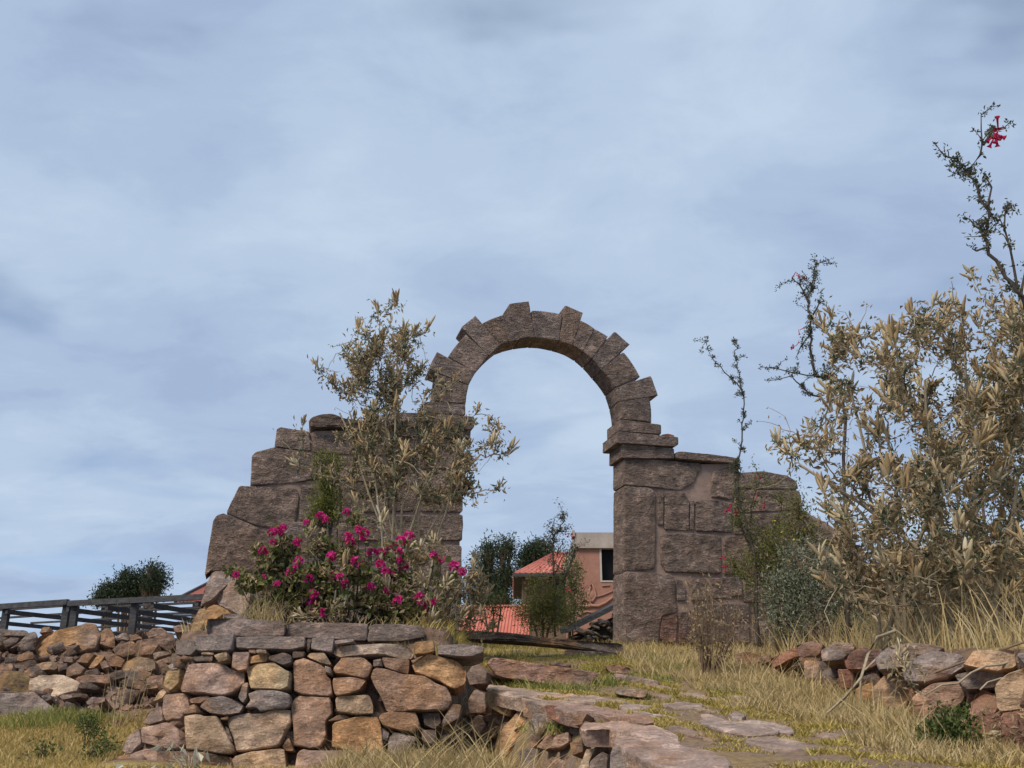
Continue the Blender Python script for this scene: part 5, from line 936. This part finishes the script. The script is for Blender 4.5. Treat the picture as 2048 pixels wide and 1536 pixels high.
for px, py in ((335, 1525), (355, 1515), (385, 1520), (330, 1505), (415, 1500), (325, 1490), (345, 1530), (375, 1512), (402, 1525), (398, 1535), (360, 1505), (312, 1530), (245, 1530)):
    e_ = np.array(P(px, py, 5.9 + rg.uniform(-.1, .1))); s2.tube(bez((q.x, q.y, hz(q.x, q.y)), e_, (0, 0, .08), 7, .01, rg), .004, .002, 4); leaves(A, np.array([e_]), rdir(rg, 1, .6), .075, .42, rg)
add('stems', s2, MBARKP, pw, True); add('leaves', A, MPALE, pw)
# ------------------------------------------------------------------ grass
rg = np.random.default_rng(101)
def scatter(n, x0, x1, y0, y1, ok, keep=None):
    x = rg.uniform(x0, x1, n); y = rg.uniform(y0, y1, n); m = ok(x, y); x, y = x[m], y[m]
    return np.stack([x, y, H(x, y)], 1)
def nz(x, y, s_): return np.sin(x * s_ + 1.7 * np.sin(y * s_ * .8 + .6)) * np.sin(y * s_ * 1.15 + 1.3 * np.sin(x * s_ * .9)) + .45 * np.sin(x * s_ * 2.7 + y * s_ * 2.1)
def XB(y): return -.29 + (7.3 - y) * .268
def XW(y): return np.where(y < 8.3, 1.9 + (8.3 - y) * .07, 1.9)
slabs = []
for o in path.children:
    v = np.array([tuple(o.location + Vector(q.co)) for q in o.data.vertices]); n_ = len(v) - 2; slabs.append((v[:, 0].mean(), v[:, 1].mean(), v[:, 0].std() * 1.2, v[:, 1].std() * 1.25))
def off_slab(x, y):
    m = np.ones(len(x), bool)
    for cx, cy, a_, b_ in slabs: m &= ((x - cx) / a_) ** 2 + ((y - cy) / b_) ** 2 > 1
    return m
A = Acc(); b_ = scatter(210000, -.4, 2.0, 3.7, 9.8, lambda x, y: (x > XB(y) + .18 + .25 * nz(x, y, 3) * .4) & (x < XW(y) - .05) & (nz(x, y, 4.2) + .75 * nz(x + 3, y, 9) > -.6) & off_slab(x, y))
mh = .017 + .034 * np.clip(nz(b_[:, 0] + 2, b_[:, 1], 7) * .5 + .3, 0, 1); blades(A, b_, mh, rg, .005, .9, .8)
def stuff(name, A, mat, label, cat='grass'): o = put(name, A.mesh(name), mat); tag(o, label, cat, kind='stuff'); return o
stuff('path_grass', A, MGRASS, 'short yellow-green grass growing between the path stones')
A = Acc(); b_ = scatter(26000, -.4, 1.9, 4.5, 10.4, lambda x, y: (x > XB(y) + .1) & (nz(x + 5, y + 2, 2.1) > .55) & off_slab(x, y)); blades(A, b_, .05, rg, .004, .7, .8)
for px, py in ((1040, 1374), (1090, 1380), (1150, 1386), (1215, 1372), (1340, 1345), (1310, 1320), (1100, 1460), (1130, 1465)):
    q = G2(px, py); n_ = 160; blades(A, np.array(q) + np.concatenate([rg.normal(size=(n_, 2)) * .07, np.zeros((n_, 1))], 1), .085, rg, .004, .8, .9)
stuff('green_grass_tufts', A, MGREENG, 'fresh green grass tufts round the steps and path')
A = Acc(); b_ = scatter(36000, .8, 2.6, 4.2, 8.6, lambda x, y: (x > XW(y) - .5 + .25 * nz(x, y, 3)) & (x < XW(y) + .05)); blades(A, b_, .085, rg, .003, .7, .9)
b_ = scatter(700, 1.2, 2.3, 4.6, 8.3, lambda x, y: (x > XW(y) - .45) & (x < XW(y) + .02)); blades(A, b_, .25, rg, .003, .6, .9)
stuff('verge_grass', A, MDRYG, 'dry straw-coloured grass along the foot of the boulder wall')
A = Acc(); b_ = scatter(14000, 1.2, 6.5, 4.8, 11.0, lambda x, y: x > XW(y) + .34 + .1 * nz(x, y, 5)); blades(A, b_, .17, rg, .0035, .5, .8)
b_ = scatter(2600, 1.3, 4.5, 5.0, 9.5, lambda x, y: (x > XW(y) + .32) & (x < XW(y) + 1.2)); blades(A, b_, .36, rg, .0035, .4, .7)
b_ = scatter(4000, .7, 2.2, 8.0, 10.9, lambda x, y: x > 1.0); blades(A, b_, .10, rg, .004, .5, .7)
stuff('terrace_grass', A, MDRYG, 'tall dry grass under the big lupin bush on the right bank')
A = Acc(); b_ = scatter(105000, -5.0, -.6, 4.5, 9.3, lambda x, y: (x < XB(y) - .12) & ~((y > 6.2) & (x > -2.45)) & (nz(x, y, 1.6) > -.75) & (y < 8.75 + .3 * nz(x, y, 2.5) - .5 * (x > -2.9))); blades(A, b_, .055, rg, .0035, .8, .8)
stuff('meadow_grass', A, leaf_mat('tan_meadow_grass', [(.50, .37, .14), (.42, .31, .10), (.55, .43, .20), (.33, .26, .08), (.47, .34, .12)], .25, .7), 'yellow short grass in the lower left corner')
A = Acc()
for px, py in ((115, 1440), (140, 1445), (160, 1450), (60, 1455)):
    q = G2(px, py); n_ = 420; blades(A, np.array(q) + np.concatenate([rg.normal(size=(n_, 2)) * .16, np.zeros((n_, 1))], 1), .12, rg, .003, .6, .7)
stuff('green_meadow_tuft', A, MGREENG, 'greener grass mound in the yellow grass at lower left')
A = Acc(); b_ = scatter(14000, -1.0, .35, 4.6, 6.25, lambda x, y: (x < XB(y) - .1) & (x > -1.05 + .12 * nz(x, y, 4))); blades(A, b_, .16, rg, .0035, .7, 1.0)
b_ = scatter(260, -.6, .2, 5.2, 6.25, lambda x, y: (x < XB(y) - .1)); blades(A, b_, .36, rg, .004, .7, 1.1)
stuff('foreground_grass', A, MDRYG, 'arching yellow grass at the bottom between dry stone wall and path')
A = Acc(); q = P(520, 1270, 7.5); n_ = 200; blades(A, np.array((q.x, q.y, hz(q.x, q.y))) + np.concatenate([rg.normal(size=(n_, 2)) * .1, np.zeros((n_, 1))], 1), .28, rg, .003, .6, .9)
b_ = scatter(900, -2.4, -.5, 7.3, 9, lambda x, y: x > -9); blades(A, b_, .12, rg, .003, .7, .9)
stuff('dry_grass_clump', A, MDRYG, 'dry grass clump at the left end of the flower bed')
A = Acc()
for px, py in ((235, 1425), (250, 1430), (262, 1425), (228, 1420), (270, 1430)):
    q = G2(px, py + 30); blades(A, np.array([q] * 4) + rg.normal(size=(4, 3)) * np.array([.05, .05, 0]), .62, rg, .0025, .25, .3)
stuff('grass_stalks', A, MDRYG, 'few tall thin straw stalks before the tumbled stones')
A = Acc(); b_ = scatter(1800, -.9, -.25, 6.7, 9.6, lambda x, y: x < -.3); blades(A, b_, .1, rg, .003, .8, .9); b_ = scatter(2500, -.6, 2.2, 10.2, 12.5, lambda x, y: x > -9); blades(A, b_, .12, rg, .003, .6, .8); stuff('threshold_grass', A, MGRASS, 'low grass on the bank beside the steps and in the arch opening')
# pebbles scattered over the bare bank
A = Acc(); cube_v = np.array([(-.5, -.4, -.3), (.5, -.35, -.3), (.45, .4, -.25), (-.5, .45, -.3), (-.4, -.3, .25), (.35, -.35, .3), (.4, .3, .2), (-.3, .4, .3)]); cube_f = np.array([(0, 3, 2, 1), (4, 5, 6, 7), (0, 1, 5, 4), (1, 2, 6, 5), (2, 3, 7, 6), (3, 0, 4, 7)])
b_ = scatter(1500, -6, -2.3, 8.2, 11.5, lambda x, y: y > 0); M_ = frames(rdir(rg, len(b_)), rg) * rg.uniform(.02, .09, len(b_))[:, None, None]; A.inst(cube_v, cube_f, M_, b_)
o = stuff('bank_gravel', A, MROCK, 'loose brown gravel on the bare bank at left', 'gravel'); o.color = (.22, .155, .125, 1)
